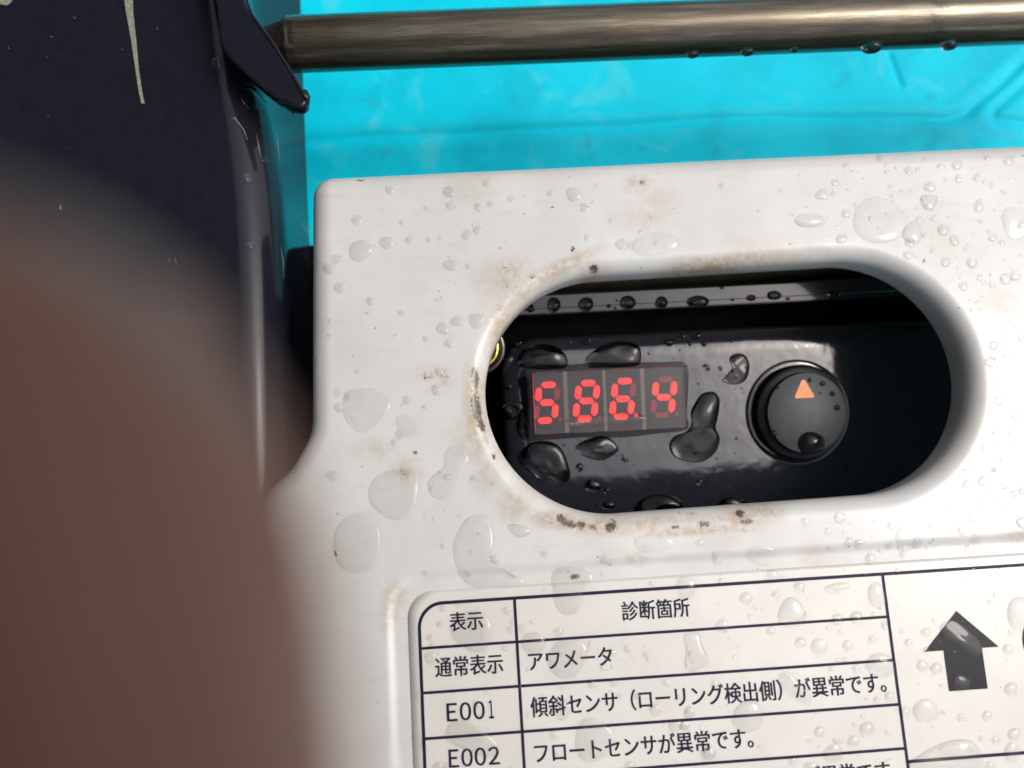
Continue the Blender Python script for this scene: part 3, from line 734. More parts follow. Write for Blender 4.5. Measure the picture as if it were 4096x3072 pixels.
for k, (cx_, cy_) in enumerate(centers):
    c = dl(c4(cx_, cy_))
    def q(x, y): return (c[0] + x * SW / 2 + (y * SHT / 2) * SL, c[1] + y * SHT / 2)
    segs = dict(a=(q(-.80, 1), q(.80, 1)), d=(q(-.80, -1), q(.80, -1)), g=(q(-.78, 0), q(.78, 0)),
                f=(q(-1, .88), q(-1, .10)), b=(q(1, .88), q(1, .10)), e=(q(-1, -.10), q(-1, -.88)), c=(q(1, -.10), q(1, -.88)))
    for nme, (p, r) in segs.items():
        on = nme in lit[k]
        V, Fc = seg_mesh(p, r, 1.4 if on else 1.25, HB + .08)
        o = mk('segment', V, Fc, m_lit if on else m_segoff, disp, smooth=False)
        if on:
            at = o.data.attributes.new('core', 'FLOAT', 'POINT'); at.data.foreach_set('value', [0.0] * 6 + [1.0] * 6 + [0.0] * 6)
    p = c + np.array([2.75 + .2, -SHT / 2 + .1]); on = k == 2; r = .52 if on else .42
    V = [D3(p[0] + r * math.cos(t), p[1] + r * math.sin(t), HB + .08) for t in np.linspace(0, 2 * math.pi, 15)[:-1]]
    o = mk('decimal_point', V, [list(range(14))], m_lit if on else m_segoff, disp, smooth=False)
    if not on: tag(o, 'unlit dark red decimal point')
    else: tag(o, 'lit red decimal point after the six')
# dial
KC = loc2(B(3208, 1650, 2.8)); kc3 = BC + EX * KC[0] + EY * KC[1]
RKN = 11.1
V, Fc = lathe(kc3, [(12.9, -0.3), (12.7, 0.1), (12.2, .35), (11.8, .4), (0.01, .4)], 72)
mk('dial_boss', V, Fc, m_black, box, fix=True)
V, Fc = lathe(kc3, [(RKN, .5), (RKN, 1.2), (RKN, 3.2), (RKN - .15, 3.5), (RKN - .6, 3.8), (RKN - 1.5, 4.1), (RKN - 1.6, 5.5), (RKN - 1.8, 5.8), (0.01, 5.8)], 240, jag=[.30, .34, .34, .24, 0, 0, 0, 0, 0])
dial = mk('dial', V, Fc, m_knob, box, fix=True); sharp(dial, 40); tag(dial, 'round black dial with knurled rim and grey face')
RF = RKN - 1.9
V, Fc = lathe(kc3, [(RF, 5.78), (RF - .1, 5.96), (0.01, 5.96)], 72)
mk('dial_face', V, Fc, m_disc, dial, fix=True)
def K3(px, py, h=6.0): return Ppl(px, py, BC + NB * h, NB)
tri = roundpoly([loc2(K3(3212, 1508)), loc2(K3(3176, 1594)), loc2(K3(3262, 1590))], [.55, .4, .4], 5)
V, Fc = prism([bl(p[0], p[1], 6.03) for p in tri], NB * -0.1, False); mk('pointer', V, Fc, m_orange, dial, smooth=False, fix=True)

# ------------------------------------------------------------------ black steel post on the left
ZT = -12.0
ysec = [-260, 0, 350, 650, 1000, 1300, 1900, 3500]; xsil = [990, 1010, 1055, 1118, 1150, 1162, 1180, 1225]; xbot = [1196, 1205, 1217, 1228, 1240, 1248, 1262, 1300]
# outer x of the side wall at each station
stn = []
for yy, xs, xb in zip(ysec, xsil, xbot):
    a = P(xs, yy, ZT - 8); c = P(xb, yy, -44.0); stn.append((a[1], a[0], c[0]))
stn = sorted(stn); ys_ = np.linspace(stn[0][0], stn[-1][0], 70)
xa_ = np.interp(ys_, [s[0] for s in stn], [s[1] for s in stn]); xb_ = np.interp(ys_, [s[0] for s in stn], [s[2] for s in stn])
ker = np.ones(7) / 7; xa_ = np.convolve(np.pad(xa_, 3, 'edge'), ker, 'valid'); xb_ = np.convolve(np.pad(xb_, 3, 'edge'), ker, 'valid')
RP = 9.0
V = []; Fc = []
def post_section(y, xa, xb):
    pts = [(-175, -44), (-175, ZT - 6)] + [(-169 - 6 * math.cos(a), ZT - 6 + 6 * math.sin(a)) for a in np.linspace(0.3, math.pi / 2, 4)]
    pts += [(x, ZT) for x in np.linspace(-150, xa - RP - 1, 24)]
    pts += [(xa - RP + RP * math.sin(a), ZT - RP + RP * math.cos(a)) for a in np.linspace(0, math.pi / 2, 12)]
    pts += [(xa + (xb - xa) * f, ZT - RP + (-44 - ZT + RP) * f) for f in (0.15, .3, .5, .7, .85, 1.0)]
    return [(x, y, z) for x, z in pts]
for y, xa, xb in zip(ys_, xa_, xb_): V += post_section(y, xa, xb)
ns = len(V) // len(ys_)
for j in range(len(ys_) - 1):
    for i in range(ns):
        Fc.append([j * ns + i, j * ns + (i + 1) % ns, (j + 1) * ns + (i + 1) % ns, (j + 1) * ns + i])
Fc.append(list(range(ns))[::-1]); Fc.append([(len(ys_) - 1) * ns + i for i in range(ns)])
post = thing('steel_post', 'black painted steel post with rounded edge, beaded with rain, left of the white cover', 'post', (-90, 0, -44))
tubeo = mk('tube', V, Fc, m_post, post, fix=True); sharp(tubeo, 60)
co = np.array(V); wear = [(1135,760,16,60,-6,.9),(1140,880,14,80,-4,.8),(1070,500,30,90,-10,.45),(1060,950,40,120,-10,.4),(1150,1010,10,60,0,.7),(1040,560,10,40,0,.5),(1080,1100,40,60,0,.3)]
paint(tubeo, 'wear', wear, ZT - 5, True, co)
def post_z(x, y):
    xa = np.interp(y, ys_, xa_); d = x - (xa - RP)
    return ZT - np.where(d > 0, RP - np.sqrt(np.maximum(RP * RP - np.minimum(d, RP) ** 2, 0)), 0)
# pale flat marks laid on the top of the post
def flat_on(poly_px, z, lift, mat, name, parent, label=None):
    V = [P(x, y, z) + [0, 0, lift] for x, y in poly_px]; n = len(V); V += [v - np.array([0, 0, lift + .05]) for v in V]
    o = mk(name, V, [list(range(n))] + [[i, (i + 1) % n, n + (i + 1) % n, n + i] for i in range(n)], mat, parent, smooth=False, fix=True)
    if label: tag(o, label)
    return o
m_scr = simple('pale_marks', (0.20, 0.23, 0.17), 0.6, 0, 0, 1.4, (1.5, .6, .3), 0.5, 2.2)
flat_on([(494, -30), (530, -30), (534, 60), (545, 160), (556, 280), (572, 385), (580, 415), (566, 414), (556, 370), (540, 260), (520, 130), (503, 40)], ZT, .1, m_scr, 'pale_patch', post, 'pale greenish streak tapering down the black paint')
flat_on([(-40, -30), (45, -30), (48, 5), (30, 22), (5, 18), (-40, 25)], ZT, .1, m_scr, 'pale_patch', post)
for pl in ([(905, 498), (938, 470), (975, 520), (990, 560)], [(1030, 545), (1038, 590), (1050, 640)], [(1064, 470), (1070, 500), (1072, 530)], [(700, 1035), (706, 1060)], [(1095, 470), (1110, 560), (1118, 640)], [(1140, 1010), (1146, 1060), (1150, 1130)]):
    pp = []
    for x, y in pl:
        q = P(x, y, ZT); q[2] = float(post_z(q[0], q[1])) + .02; q2 = P(x, y, q[2]); q2[2] = float(post_z(q2[0], q2[1])) + .02; pp.append(q2)
    V, Fc = tube(pp, [.04] + [.13] * (len(pp) - 2) + [.04] if len(pp) > 2 else [.1, .06], 6); mk('scuff', V, Fc, m_scr, post)
# bracket plate at the top of the post
br_px = [(800, -220), (935, -220), (960, -40), (1005, 60), (1075, 150), (1150, 270), (1210, 370), (1226, 392), (1224, 415), (1205, 430), (1165, 424), (1145, 405), (1110, 398), (1060, 360), (990, 300), (930, 240), (890, 190), (878, 150), (868, 40), (840, -80)]
ZBK = -3.0
V, Fc = prism([P(x, y, ZBK) for x, y in br_px][::-1], (0, 0, -3.4))
brk = mk('bracket', V, Fc, m_post, post, fix=True, smooth=False); bevel_obj(brk, 0.6, 3)
# folded lip of the bracket
lip = [P(x, y, ZBK + .3) for x, y in [(975, -30), (1010, 62), (1080, 155), (1155, 272), (1214, 375), (1226, 396)]]
V, Fc = tube(lip, [.32] * 6, 10); mk('bracket_lip', V, Fc, m_post, post)
V, Fc = tube([P(1222, 360, ZBK - 1), P(1226, 385, ZBK - .3), P(1221, 415, ZBK - 1.2), P(1208, 428, ZBK - 2)], [.5, .9, .9, .5], 10); mk('bracket_curl', V, Fc, m_post, post)
V, Fc = prism([P(x, y, ZBK - 3.3) for x, y in [(850, -220), (950, -220), (985, 60), (1060, 200), (1150, 330), (1150, 395), (900, 200)]][::-1], (0, 0, -7.5)); mk('bracket_web', V, Fc, m_post, post, smooth=False, fix=True)

# ------------------------------------------------------------------ metal rod across the top
ZR = -14.0
def rodp(px, top, bot): return (P(px, top, ZR) + P(px, bot, ZR)) / 2
A = rodp(1200, 82, 273); Bp = rodp(4096, -33, 168); dr = (Bp - A) / np.linalg.norm(Bp - A)
rr = np.linalg.norm(P(2700, 22, ZR) - P(2700, 217, ZR)) / 2 * .985
Lr = np.linalg.norm(Bp - A)
prof = [(-7.5, rr * .66), (-3.2, rr * .84), (-2.6, rr * .97), (-2.0, rr * 1.0), (-1.6, rr * .975), (-1.0, rr * 1.0)] + [(s, rr) for s in np.linspace(0, Lr + 60, 150)]
V, Fc = tube([A + dr * s for s, _ in prof], [r for _, r in prof], 64)
rod = thing('metal_rod', 'weathered bronze coloured steel rod running across the top above the turquoise float', 'rod', A + dr * 60)
shaft = mk('shaft', V, Fc, m_rod, rod, fix=True); sharp(shaft, 50)
band = P(3700, 80, ZR)[0]; b2 = P(3560, 120, ZR)[0]
a = np.array([max(0, 1 - abs(v[0] - band) / 3.2) * 1.3 + max(0, .7 - abs(v[0] - b2) / 1.0) for v in V]); a = np.clip(a, 0, 1)
a = np.maximum(a, [0.8 if v[0] < A[0] - .9 else 0 for v in V])
at = shaft.data.attributes.new('band', 'FLOAT', 'POINT'); at.data.foreach_set('value', a.astype(np.float32))

# ------------------------------------------------------------------ water drops
def catmull(pts, k=5):
    pts = np.array(pts, float); n = len(pts); out = []
    for i in range(n):
        p0, p1, p2, p3 = pts[i - 1], pts[i], pts[(i + 1) % n], pts[(i + 2) % n]
        for q in range(k):
            t = q / k; out.append(.5 * ((2 * p1) + (-p0 + p2) * t + (2 * p0 - 5 * p1 + 4 * p2 - p3) * t * t + (-p0 + 3 * p1 - 3 * p2 + p3) * t ** 3))
    return np.array(out)
class Surf:
    def __init__(s, hit, zf=None, frame=None): s.hit, s.zf, s.frame = hit, zf, frame
    def to2(s, px, py):
        p = s.hit(px, py)
        return p[:2] if s.frame is None else loc2(p)
    def pt(s, q, h):
        if s.frame is None:
            z = s.zf(q[:, 0], q[:, 1]); return np.column_stack([q, z + h])
        return np.array([bl(a, c, s.frame + hh) for (a, c), hh in zip(q, h)])
S_cov = Surf(lambda x, y: P(x, y, 0.3), lab_z)
def lab_surf_z(x, y):
    return _look(_GZ, x, y) + np.where(_look(_GL, x, y) > 0, .125, 0)
S_lab = Surf(lambda x, y: P(x, y, ZL + .1), lab_surf_z)
S_box = Surf(lambda x, y: B(x, y, 0), None, 0.0)
S_rail = Surf(lambda x, y: B(x, y, .4), None, .35)
S_disp = Surf(lambda x, y: B(x, y, HD), None, HD)
S_dial = Surf(lambda x, y: B(x, y, 5.96), None, 5.96)
S_post = Surf(lambda x, y: P(x, y, ZT), post_z)
def drop_geo(surf, outline_px, hr, power=2.0, wob=0.0, sub=None):
    """outline in photo px; hr: height as a share of the mean radius; power: 2 = round cap, more = flat puddle"""
    o2 = np.array([surf.to2(x, y) for x, y in outline_px]); c = o2.mean(0); r = np.hypot(*(o2 - c).T).mean(); n = len(o2)
    H = r * hr; V = []; Fc = []
    fr = [1.0, .985, .95, .88, .76, .58, .36, .15]
    if sub: fr = sub
    ph = rng.rand(2) * 6
    V.append(surf.pt(o2, np.full(n, -0.12)))
    for f in fr:
        q = c + (o2 - c) * f; h = H * (1 - f ** power) ** 0.62
        hh = np.full(n, h)
        if wob: hh = hh * (1 + wob * np.sin(q[:, 0] * 3 / r + ph[0]) * np.cos(q[:, 1] * 3 / r + ph[1]))
        V.append(surf.pt(q, hh))
    V.append(surf.pt(c[None], np.array([H]))); V.append(surf.pt(c[None], np.array([-0.12])))
    m = len(fr) + 1; V = np.vstack(V)
    for j in range(m - 1):
        for i in range(n): Fc.append([j * n + i, j * n + (i + 1) % n, (j + 1) * n + (i + 1) % n, (j + 1) * n + i])
    top = m * n; bot = top + 1
    for i in range(n):
        Fc.append([(m - 1) * n + i, (m - 1) * n + (i + 1) % n, top]); Fc.append([(i + 1) % n, i, bot])
    return V, Fc
def ell(x, y, rx, ry=None, ang=0, irr=0.0, n=28):
    ry = ry or rx; t = math.radians(ang); out = []
    a1, a2, p1, p2 = rng.rand() * irr, rng.rand() * irr, rng.rand() * 6, rng.rand() * 6
    for k in range(n):
        a = 2 * math.pi * k / n; s = 1 + a1 * math.sin(2 * a + p1) + a2 * math.sin(3 * a + p2)
        u, v = rx * s * math.cos(a), ry * s * math.sin(a); out.append((x + u * math.cos(t) - v * math.sin(t), y + u * math.sin(t) + v * math.cos(t)))
    return out
def flipped(o2): return o2[::-1]
DROPS = []
def drop(surf, outline, hr, label, group, power=2.0, wob=0.0, name='water_drop'):
    V, Fc = drop_geo(surf, outline[::-1], hr, power, wob)
    o = mk(name, V, Fc, m_water_black if surf in (S_box, S_rail, S_dial) else m_bead if name == 'water_drop' or surf is S_lab else m_water, None, V[-1], fix=True); tag(o, label, 'water drop', group); DROPS.append(o); return o
GC, GL, GB, GR, GP, GD = 'rain drops on the white cover', 'rain drops on the printed sticker', 'rain drops on the control box lid', 'rain beads on the black rail', 'rain drops on the black post', 'rain drops on the dial face'
def q5(pts): return catmull([(900 + x * .5726, 1350 + y * .5726) for x, y in pts])
def q6(pts): return catmull([(1200 + x * .633, 1800 + y * .633) for x, y in pts])
def q7(pts): return catmull([(1500 + x * .633, 2200 + y * .633) for x, y in pts])
def q8(pts): return catmull([(2700 + x * .6311, 2100 + y * .6311) for x, y in pts])
def qa(pts): return catmull([(1800 + x * .5425, 950 + y * .5425) for x, y in pts])
def qb(pts): return catmull([(1900 + x * .5877, 1700 + y * .5877) for x, y in pts])
PUD = dict(power=2.8, wob=.3, name='water_puddle')
# puddles on the cover
drop(S_cov, q5([(870,370),(1000,355),(1120,400),(1150,480),(1090,580),(1000,650),(920,655),(850,590),(815,490),(825,410)]), .08, 'pear shaped clear puddle near the left edge of the cover, level with the dial', GC, **PUD)
drop(S_cov, q5([(1090,950),(1220,915),(1330,940),(1345,1050),(1320,1200),(1240,1270),(1140,1265),(1040,1190),(995,1110),(1020,1010)]), .08, 'large clear puddle between the fingertip and the lower left of the opening', GC, **PUD)
drop(S_cov, q5([(1540,790),(1640,750),(1700,840),(1650,960),(1600,1080),(1510,1135),(1430,1090),(1415,1010),(1470,950),(1540,880)]), .08, 'bent clear puddle just left of the lower left end of the opening', GC, **PUD)
drop(S_cov, q5([(870,1240),(980,1230),(1070,1330),(1080,1480),(1020,1620),(900,1650),(800,1600),(755,1480),(770,1340)]), .08, 'large clear puddle beside the blurred finger, above the sticker corner', GC, **PUD)
drop(S_cov, q5([(1190,570),(1260,540),(1340,590),(1350,650),(1290,700),(1220,670)]), .08, 'small triangular clear puddle midway between cover edge and opening', GC, **PUD)
drop(S_cov, q6([(1060,430),(1180,420),(1230,560),(1210,680),(1330,790),(1420,830),(1400,870),(1250,885),(1110,870),(1010,800),(965,640),(985,540)]), .08, 'long clear puddle running down onto the top edge of the sticker', GC, **PUD)
drop(S_lab, q6([(1640,740),(1760,745),(1850,800),(1800,880),(1760,1000),(1690,1045),(1620,1000),(1595,880),(1590,790)]), .08, 'upright clear puddle crossing the sticker top border above the table heading', GL, **PUD)
drop(S_cov, qb([(1090,770),(1250,740),(1350,790),(1330,840),(1200,870),(1110,850)]), .08, 'flat clear puddle below the brown stains under the opening', GC, **PUD)
drop(S_cov, [(x, y) for x, y in ell(2620, 975, 95, 45, -8, .25)], .08, 'flat clear puddle above the middle of the opening', GC, **PUD)
drop(S_cov, ell(3520, 880, 105, 95, 0, .12), .08, 'broad clear puddle above the right end of the opening', GC, **PUD)
drop(S_cov, ell(3655, 930, 40, 45, 0, .12), .2, 'round clear drop just right of the broad puddle above the opening', GC)
drop(S_cov, ell(4075, 890, 70, 62, 0, .1), .08, 'large clear drop at the right edge of the photo beside the opening', GC, **PUD)
drop(S_cov, ell(3240, 880, 62, 28, 0, .1), .2, 'flat oval clear drop above the middle right of the opening', GC)
drop(S_cov, ell(3720, 805, 36, 30, 0, .1), .2, 'clear drop high on the cover over the right end of the opening', GC)
drop(S_cov, q6([(1310,480),(1380,470),(1450,500),(1440,540),(1360,545)]), .2, 'small clear drop just under the lower left curve of the opening', GC)
drop(S_cov, ell(3055, 2225, 60, 45, -10, .2), .08, 'clear puddle above the right part of the sticker border', GC, **PUD)
drop(S_cov, ell(3640, 2155, 55, 60, -10, .2), .08, 'clear puddle over the sticker edge above the arrow', GC, **PUD)
drop(S_cov, ell(3905, 2185, 40, 30, -10, .2), .08, 'clear drop on the sticker edge right of the arrow tip', GC)
for (x, y, r, lb) in [(1440,1000,48,'faint drop left of the opening, level with its top edge'), (1545,968,30,'faint small drop a little right of the faint drop left of the opening'), (1635,958,18,'tiny drop left of the opening below the tan smudge'),
    (1805,1058,30,'clear drop on the cover close to the upper left curve of the opening'), (1425,876,22,'small glinting drop in the upper left of the cover'), (1344,1034,22,'small glinting drop at the left edge of the cover below its corner'),
    (1357,1150,24,'small glinting drop halfway down the left edge of the cover'), (1828,1282,26,'small drop left of the rim, above the brown stain band'), (1905,1280,34,'round drop touching the stained rim left of the opening'), (1768,1312,26,'small drop below and left of the round drop by the stained rim'),
    (2295,775,32,'smooth round drop near the top edge of the cover above the display'), (3290,775,26,'glinting drop near the top edge above the dial')]:
    drop(S_cov, ell(x, y, r, r * .85, 0, .12), .2, lb, GC)
drop(S_cov, ell(1253, 1395, 9, 18), .8, 'tiny drop hanging on the left rim of the cover', GC)
drop(S_cov, ell(1243, 1030, 10, 22), .8, 'tiny elongated drop on the left rim of the cover near its corner', GC)
# puddles and drops on the sticker
LABL = [
 (q7([(500,430),(600,380),(700,410),(740,500),(720,600),(640,650),(540,600),(480,530)]), .10, 'clear puddle beneath the table heading at the left column', PUD),
 (ell(2133,2573,47,47,0,.08), .17, 'round drop on the row line left of the katakana word', {}),
 (q7([(1150,580),(1260,560),(1340,620),(1320,720),(1250,810),(1150,800),(1095,740),(1100,650)]), .10, 'clear puddle over the start of the katakana word', PUD),
 (q7([(470,1100),(560,1065),(680,1130),(780,1240),(760,1310),(640,1290),(520,1240),(445,1190)]), .10, 'teardrop puddle between the codes E001 and E002', PUD),
 (ell(2374,2960,80,88,0,.1), .10, 'biggest round drop on the sticker, below the bracketed words', PUD),
 (ell(2250,2838,32,44,0,.1), .17, 'oval drop over the second character of the E001 text', {}),
 (q8([(60,690),(150,680),(175,760),(215,860),(170,910),(90,925),(60,880),(70,790)]), .17, 'squarish upright drop in the empty part of the katakana row', PUD),
 (ell(3167,2453,54,62,0,.08), .17, 'large round drop standing on the line right of the heading', {}),
 (ell(2990,2866,64,62,0,.08), .17, 'large round drop on the row line at mid right of the table', {}),
 (ell(3520,2662,58,50,0,.1), .17, 'wide drop by the column line just above the E001 text end', {}),
 (ell(3331,3015,40,38,0,.08), .17, 'round drop on the lowest row line near the bottom edge', {}),
 (ell(3703,2845,48,52,0,.1), .17, 'round drop below and left of the black arrow', {}),
 (ell(4085,2455,60,70,0,.06), .17, 'large round drop at the right edge above the printed ring', {}),
 (ell(3508,2384,38,52,-20,.1), .17, 'leaning oval drop touching the column line in the heading row', {}),
 (ell(3277,2588,33,36,0,.06), .17, 'round drop in the empty right of the katakana row', {}),
 (q8([(670,940),(720,930),(790,1000),(860,1080),(850,1140),(780,1120),(700,1050),(655,980)]), .10, 'slanted long drop after the bracketed words', PUD),
 (ell(3350,2352,52,22,-10,.1), .17, 'flat oval drop near the top border left of the column line', {}),
 (ell(2744,2352,42,46,10,.15), .17, 'irregular drop on the top border above the heading end', {}),
 (q8([(1680,640),(1740,600),(1800,620),(1900,700),(1950,780),(1930,830),(1850,810),(1780,760),(1700,720)]), .10, 'long clear puddle across the head of the black arrow', PUD),
 (ell(3843,2732,36,36,0,.08), .17, 'round drop on the lower shaft of the black arrow', {}),
 (q8([(1480,1520),(1560,1450),(1700,1380),(1850,1360),(1930,1420),(1950,1520),(1880,1640),(1700,1640),(1560,1600)]), .10, 'huge clear puddle at the bottom under the arrow', PUD),
 (ell(2889,2506,30,28,0,.08), .17, 'round drop on the heading row line left of the big round drop', {}),
 (ell(4050,3010,34,40,0,.1), .17, 'drop at the bottom right corner of the photo', {}),
]
for o_, hr, lb, kw in LABL: drop(S_lab, o_, hr, lb, GL, **kw)
cells = [('heading cell of the left column', 'lc'),]
small8 = [(450,465,40),(640,445,25),(790,395,35),(475,585,18),(610,670,30),(1030,600,40),(1150,590,45),(975,655,20),(1050,680,20),(795,745,35),(1095,765,35),(1250,730,25),(1325,630,20),(1480,745,25),(1590,680,28),(1570,895,42),(1655,910,38),
 (2030,445,20),(1990,490,20),(2110,790,34),(2130,1040,42),(1815,1220,26),(1700,1190,18),(1980,1210,33),(1460,1190,34),(1360,1090,34),(1280,1110,24),(1150,910,28),(915,1310,34),(1215,1295,50),(1130,1370,38),(2035,1365,28),(2150,1325,38),(2000,1530,30),
 (1940,1355,20),(250,1010,28),(95,1190,34),(60,1270,36),(210,1440,46),(860,1540,45),(620,320,38),(1240,215,34),(295,360,22),(1190,1215,16),(1050,1370,15),(845,1370,14),(1210,1105,12),(990,915,16),(1080,855,18),(1035,860,18),(1885,280,16),(2050,300,24),(1410,295,22),(1590,795,20),(745,1500,26)]
def rowname(p):
    y = p[1]; x = p[0]
    if x > xr + .5: return 'right of the column line around the arrow'
    nm = 'heading row' if y > rows[0] else 'katakana row' if y > rows[1] else 'E001 row' if y > rows[2] else 'E002 row' if y > rows[3] else 'bottom row'
    side = 'left column' if x < xc else 'right half' if x > (xc + xr) / 2 else 'middle'
    return '%s of the %s' % (side, nm)
small7 = [(430,360,30),(410,465,22),(345,555,22),(525,345,20),(830,385,26),(855,500,22),(925,490,24),(820,625,18),(350,680,40),(360,600,16),(1160,518,28),(1360,595,20),(1595,625,26),(1710,660,20),(1500,650,22),(1440,745,22),(1460,690,14),(965,755,16),(1840,840,26),(1770,1010,40),
 (1985,1025,36),(1130,1170,30),(1150,1295,26),(1900,1110,40),(1950,1110,30),(275,910,22),(640,975,26),(1610,1360,30),(1660,930,26),(720,975,12),(1750,215,22),(2150,30,22),(2110,1290,38),(1370,845,30),(1505,840,28),(310,1230,30),(400,1370,34),(1545,925,20),(240,1180,16),(1720,690,14),(560,760,18),(720,1130,14)]
beads = [(2700 + x * .6311, 2100 + y * .6311, r * .6311) for x, y, r in small8] + [(1500 + x * .633, 2200 + y * .633, r * .633) for x, y, r in small7]
LM = {'table heading of the left column': (1860, 2490), 'four characters of the heading': (2620, 2450), 'word in the second row of the left column': (1880, 2670), 'katakana word': (2280, 2650), 'code E001': (1880, 2850),
 'code E002': (1895, 3030), 'first characters of the E001 text': (2190, 2850), 'opening bracket in the E001 text': (2560, 2800), 'closing bracket in the E001 text': (3130, 2770), 'full stop of the E001 text': (3540, 2745), 'start of the E002 text': (2200, 3000), 'end of the E002 text': (2990, 2980),
 'tip of the black arrow': (3822, 2440), 'left barb of the black arrow': (3695, 2608), 'right barb of the black arrow': (3990, 2585), 'foot of the black arrow': (3860, 2760), 'printed ring at the right edge': (4085, 2565), 'top left corner of the table': (1700, 2430),
 'upper end of the long column line': (3530, 2310), 'lower end of the long column line': (3625, 3040), 'large round drop on the heading line': (3167, 2453), 'large round drop on the E001 row line': (2990, 2866), 'round drop below left of the arrow': (3703, 2845), 'biggest round drop on the sticker': (2374, 2960),
 'squarish upright drop': (2782, 2605), 'huge puddle at the bottom': (3780, 3010), 'slanted long drop': (3180, 2756), 'round drop in the empty right of the katakana row': (3277, 2588), 'large round drop at the right edge': (4085, 2455)}
used = set()
def side(dx, dy):
    if abs(dx) > 2.2 * abs(dy): return 'right of' if dx > 0 else 'left of'
    if abs(dy) > 2.2 * abs(dx): return 'below' if dy > 0 else 'above'
    return ('lower' if dy > 0 else 'upper') + (' right of' if dx > 0 else ' left of')
for x, y, r in sorted(beads, key=lambda q: -q[2]):
    near = sorted(LM, key=lambda k: (LM[k][0] - x) ** 2 + (LM[k][1] - y) ** 2)[:3]
    sz = 'tiny' if r < 13 else 'small' if r < 21 else 'medium'
    cand = ['%s clear bead %s the %s' % (sz, side(x - LM[k][0], y - LM[k][1]), k) for k in near]
    cand += ['%s clear bead %s the %s and %s the %s' % (sz, side(x - LM[near[0]][0], y - LM[near[0]][1]), near[0], side(x - LM[k][0], y - LM[k][1]), k) for k in near[1:]]
    lb = next((c_ for c_ in cand if c_ not in used and len(c_.split()) <= 16), None)
    if lb is None: lb = 'smaller ' + cand[0]
    used.add(lb)
    drop(S_lab, ell(x, y, r, r * rng.uniform(.9, 1.1), rng.rand() * 90, .08, 20), rng.uniform(.22, .32), lb, GL)
# drops inside: lid
BL_ = [
 (qa([(500,900),(560,820),(680,785),(790,810),(860,880),(850,960),(700,975),(560,965),(505,945)]), .20, 'black looking puddle touching the upper left of the display', PUD),
 (qa([(1010,880),(1120,800),(1260,765),(1390,800),(1410,890),(1370,950),(1150,960),(1020,955)]), .20, 'black looking puddle touching the top middle of the display', PUD),
 (qa([(2060,890),(2110,855),(2180,870),(2210,950),(2180,1050),(2100,1085),(2010,1060),(2050,1000),(2080,960)]), .26, 'hook shaped puddle between display and dial', PUD),
 (qa([(1800,1230),(1860,1150),(1950,1140),(1990,1200),(1975,1330),(1960,1400),(1990,1480),(1960,1580),(1870,1650),(1760,1655),(1660,1620),(1615,1540),(1650,1470),(1740,1430),(1780,1370),(1775,1290)]), .22, 'long dark puddle hugging the lower right corner of the display', PUD),
 (qa([(372,1270),(440,1215),(520,1215),(545,1260),(500,1320),(430,1345)]), .2, 'small dark drop left of the display', PUD),
 (qb([(700,130),(800,85),(900,80),(975,150),(950,200),(860,240),(760,220),(690,175)]), .24, 'dark puddle just below the middle of the display', PUD),
 (qb([(305,200),(380,120),(500,110),(590,160),(640,280),(645,360),(590,405),(510,370),(440,375),(380,320),(320,270)]), .23, 'big dark puddle below the lower left corner of the display', PUD),
 (ell(2640, 2050, 112, 70, 0, .06), .22, 'dark puddle cut off by the lower rim of the opening', PUD),
 (ell(2930, 2040, 72, 50, 0, .06), .24, 'smaller dark puddle cut off by the lower rim, nearer the dial', PUD),
 (qb([(750,400),(790,368),(850,400),(850,450),(800,460),(755,440)]), .3, 'oval bead under the big dark puddle', {}),
 (ell(2318,1870,15,18), .4, 'small bead right of the big dark puddle', {}), (ell(2427,1963,13), .4, 'tiny bead right of the oval bead', {}), (ell(2435,2023,26,18), .35, 'bead at the lower rim below the oval bead', {}),
 (ell(2498,1840,16,9,10), .4, 'tiny flat bead right of the puddle under the display', {}), (ell(2799,1930,15,12), .4, 'small bead left of the dial near the lower rim', {}),
 (ell(2353,1362,14,13), .45, 'bead on the lid above the display', {}), (ell(2679,1370,17,14), .4, 'bead on the lid above the right end of the display', {}), (ell(2793,1344,13), .4, 'bead near the top of the lid right of the display', {}),
 (ell(2733,1346,11,10), .4, 'tiny bead left of the bead near the top of the lid', {}), (ell(2817,1376,10), .4, 'tiny bead below the bead near the top of the lid', {}), (ell(2825,1470,17,12,40), .4, 'slanted bead between display and hook shaped puddle', {}),
 (ell(2880,1474,10), .4, 'tiny bead left of the hook shaped puddle', {}), (ell(2036,1548,14,12), .4, 'bead left of the display at mid height', {}), (ell(2076,1374,8,11,30), .4, 'tiny bead near the lid corner, upper of three', {}), (ell(2052,1396,7), .4, 'tiny bead near the lid corner, lower of three', {}),
 (ell(2930,1363,6), .4, 'pin-point bead above the hook shaped puddle', {}), (ell(2594,1415,6), .4, 'pin-point bead above the display right half', {}), (ell(3385,1877,12,7,20), .4, 'tiny bead below right of the dial', {}),
]
for o_, hr, lb, kw in BL_: drop(S_box, o_, hr, lb, GB, **kw)
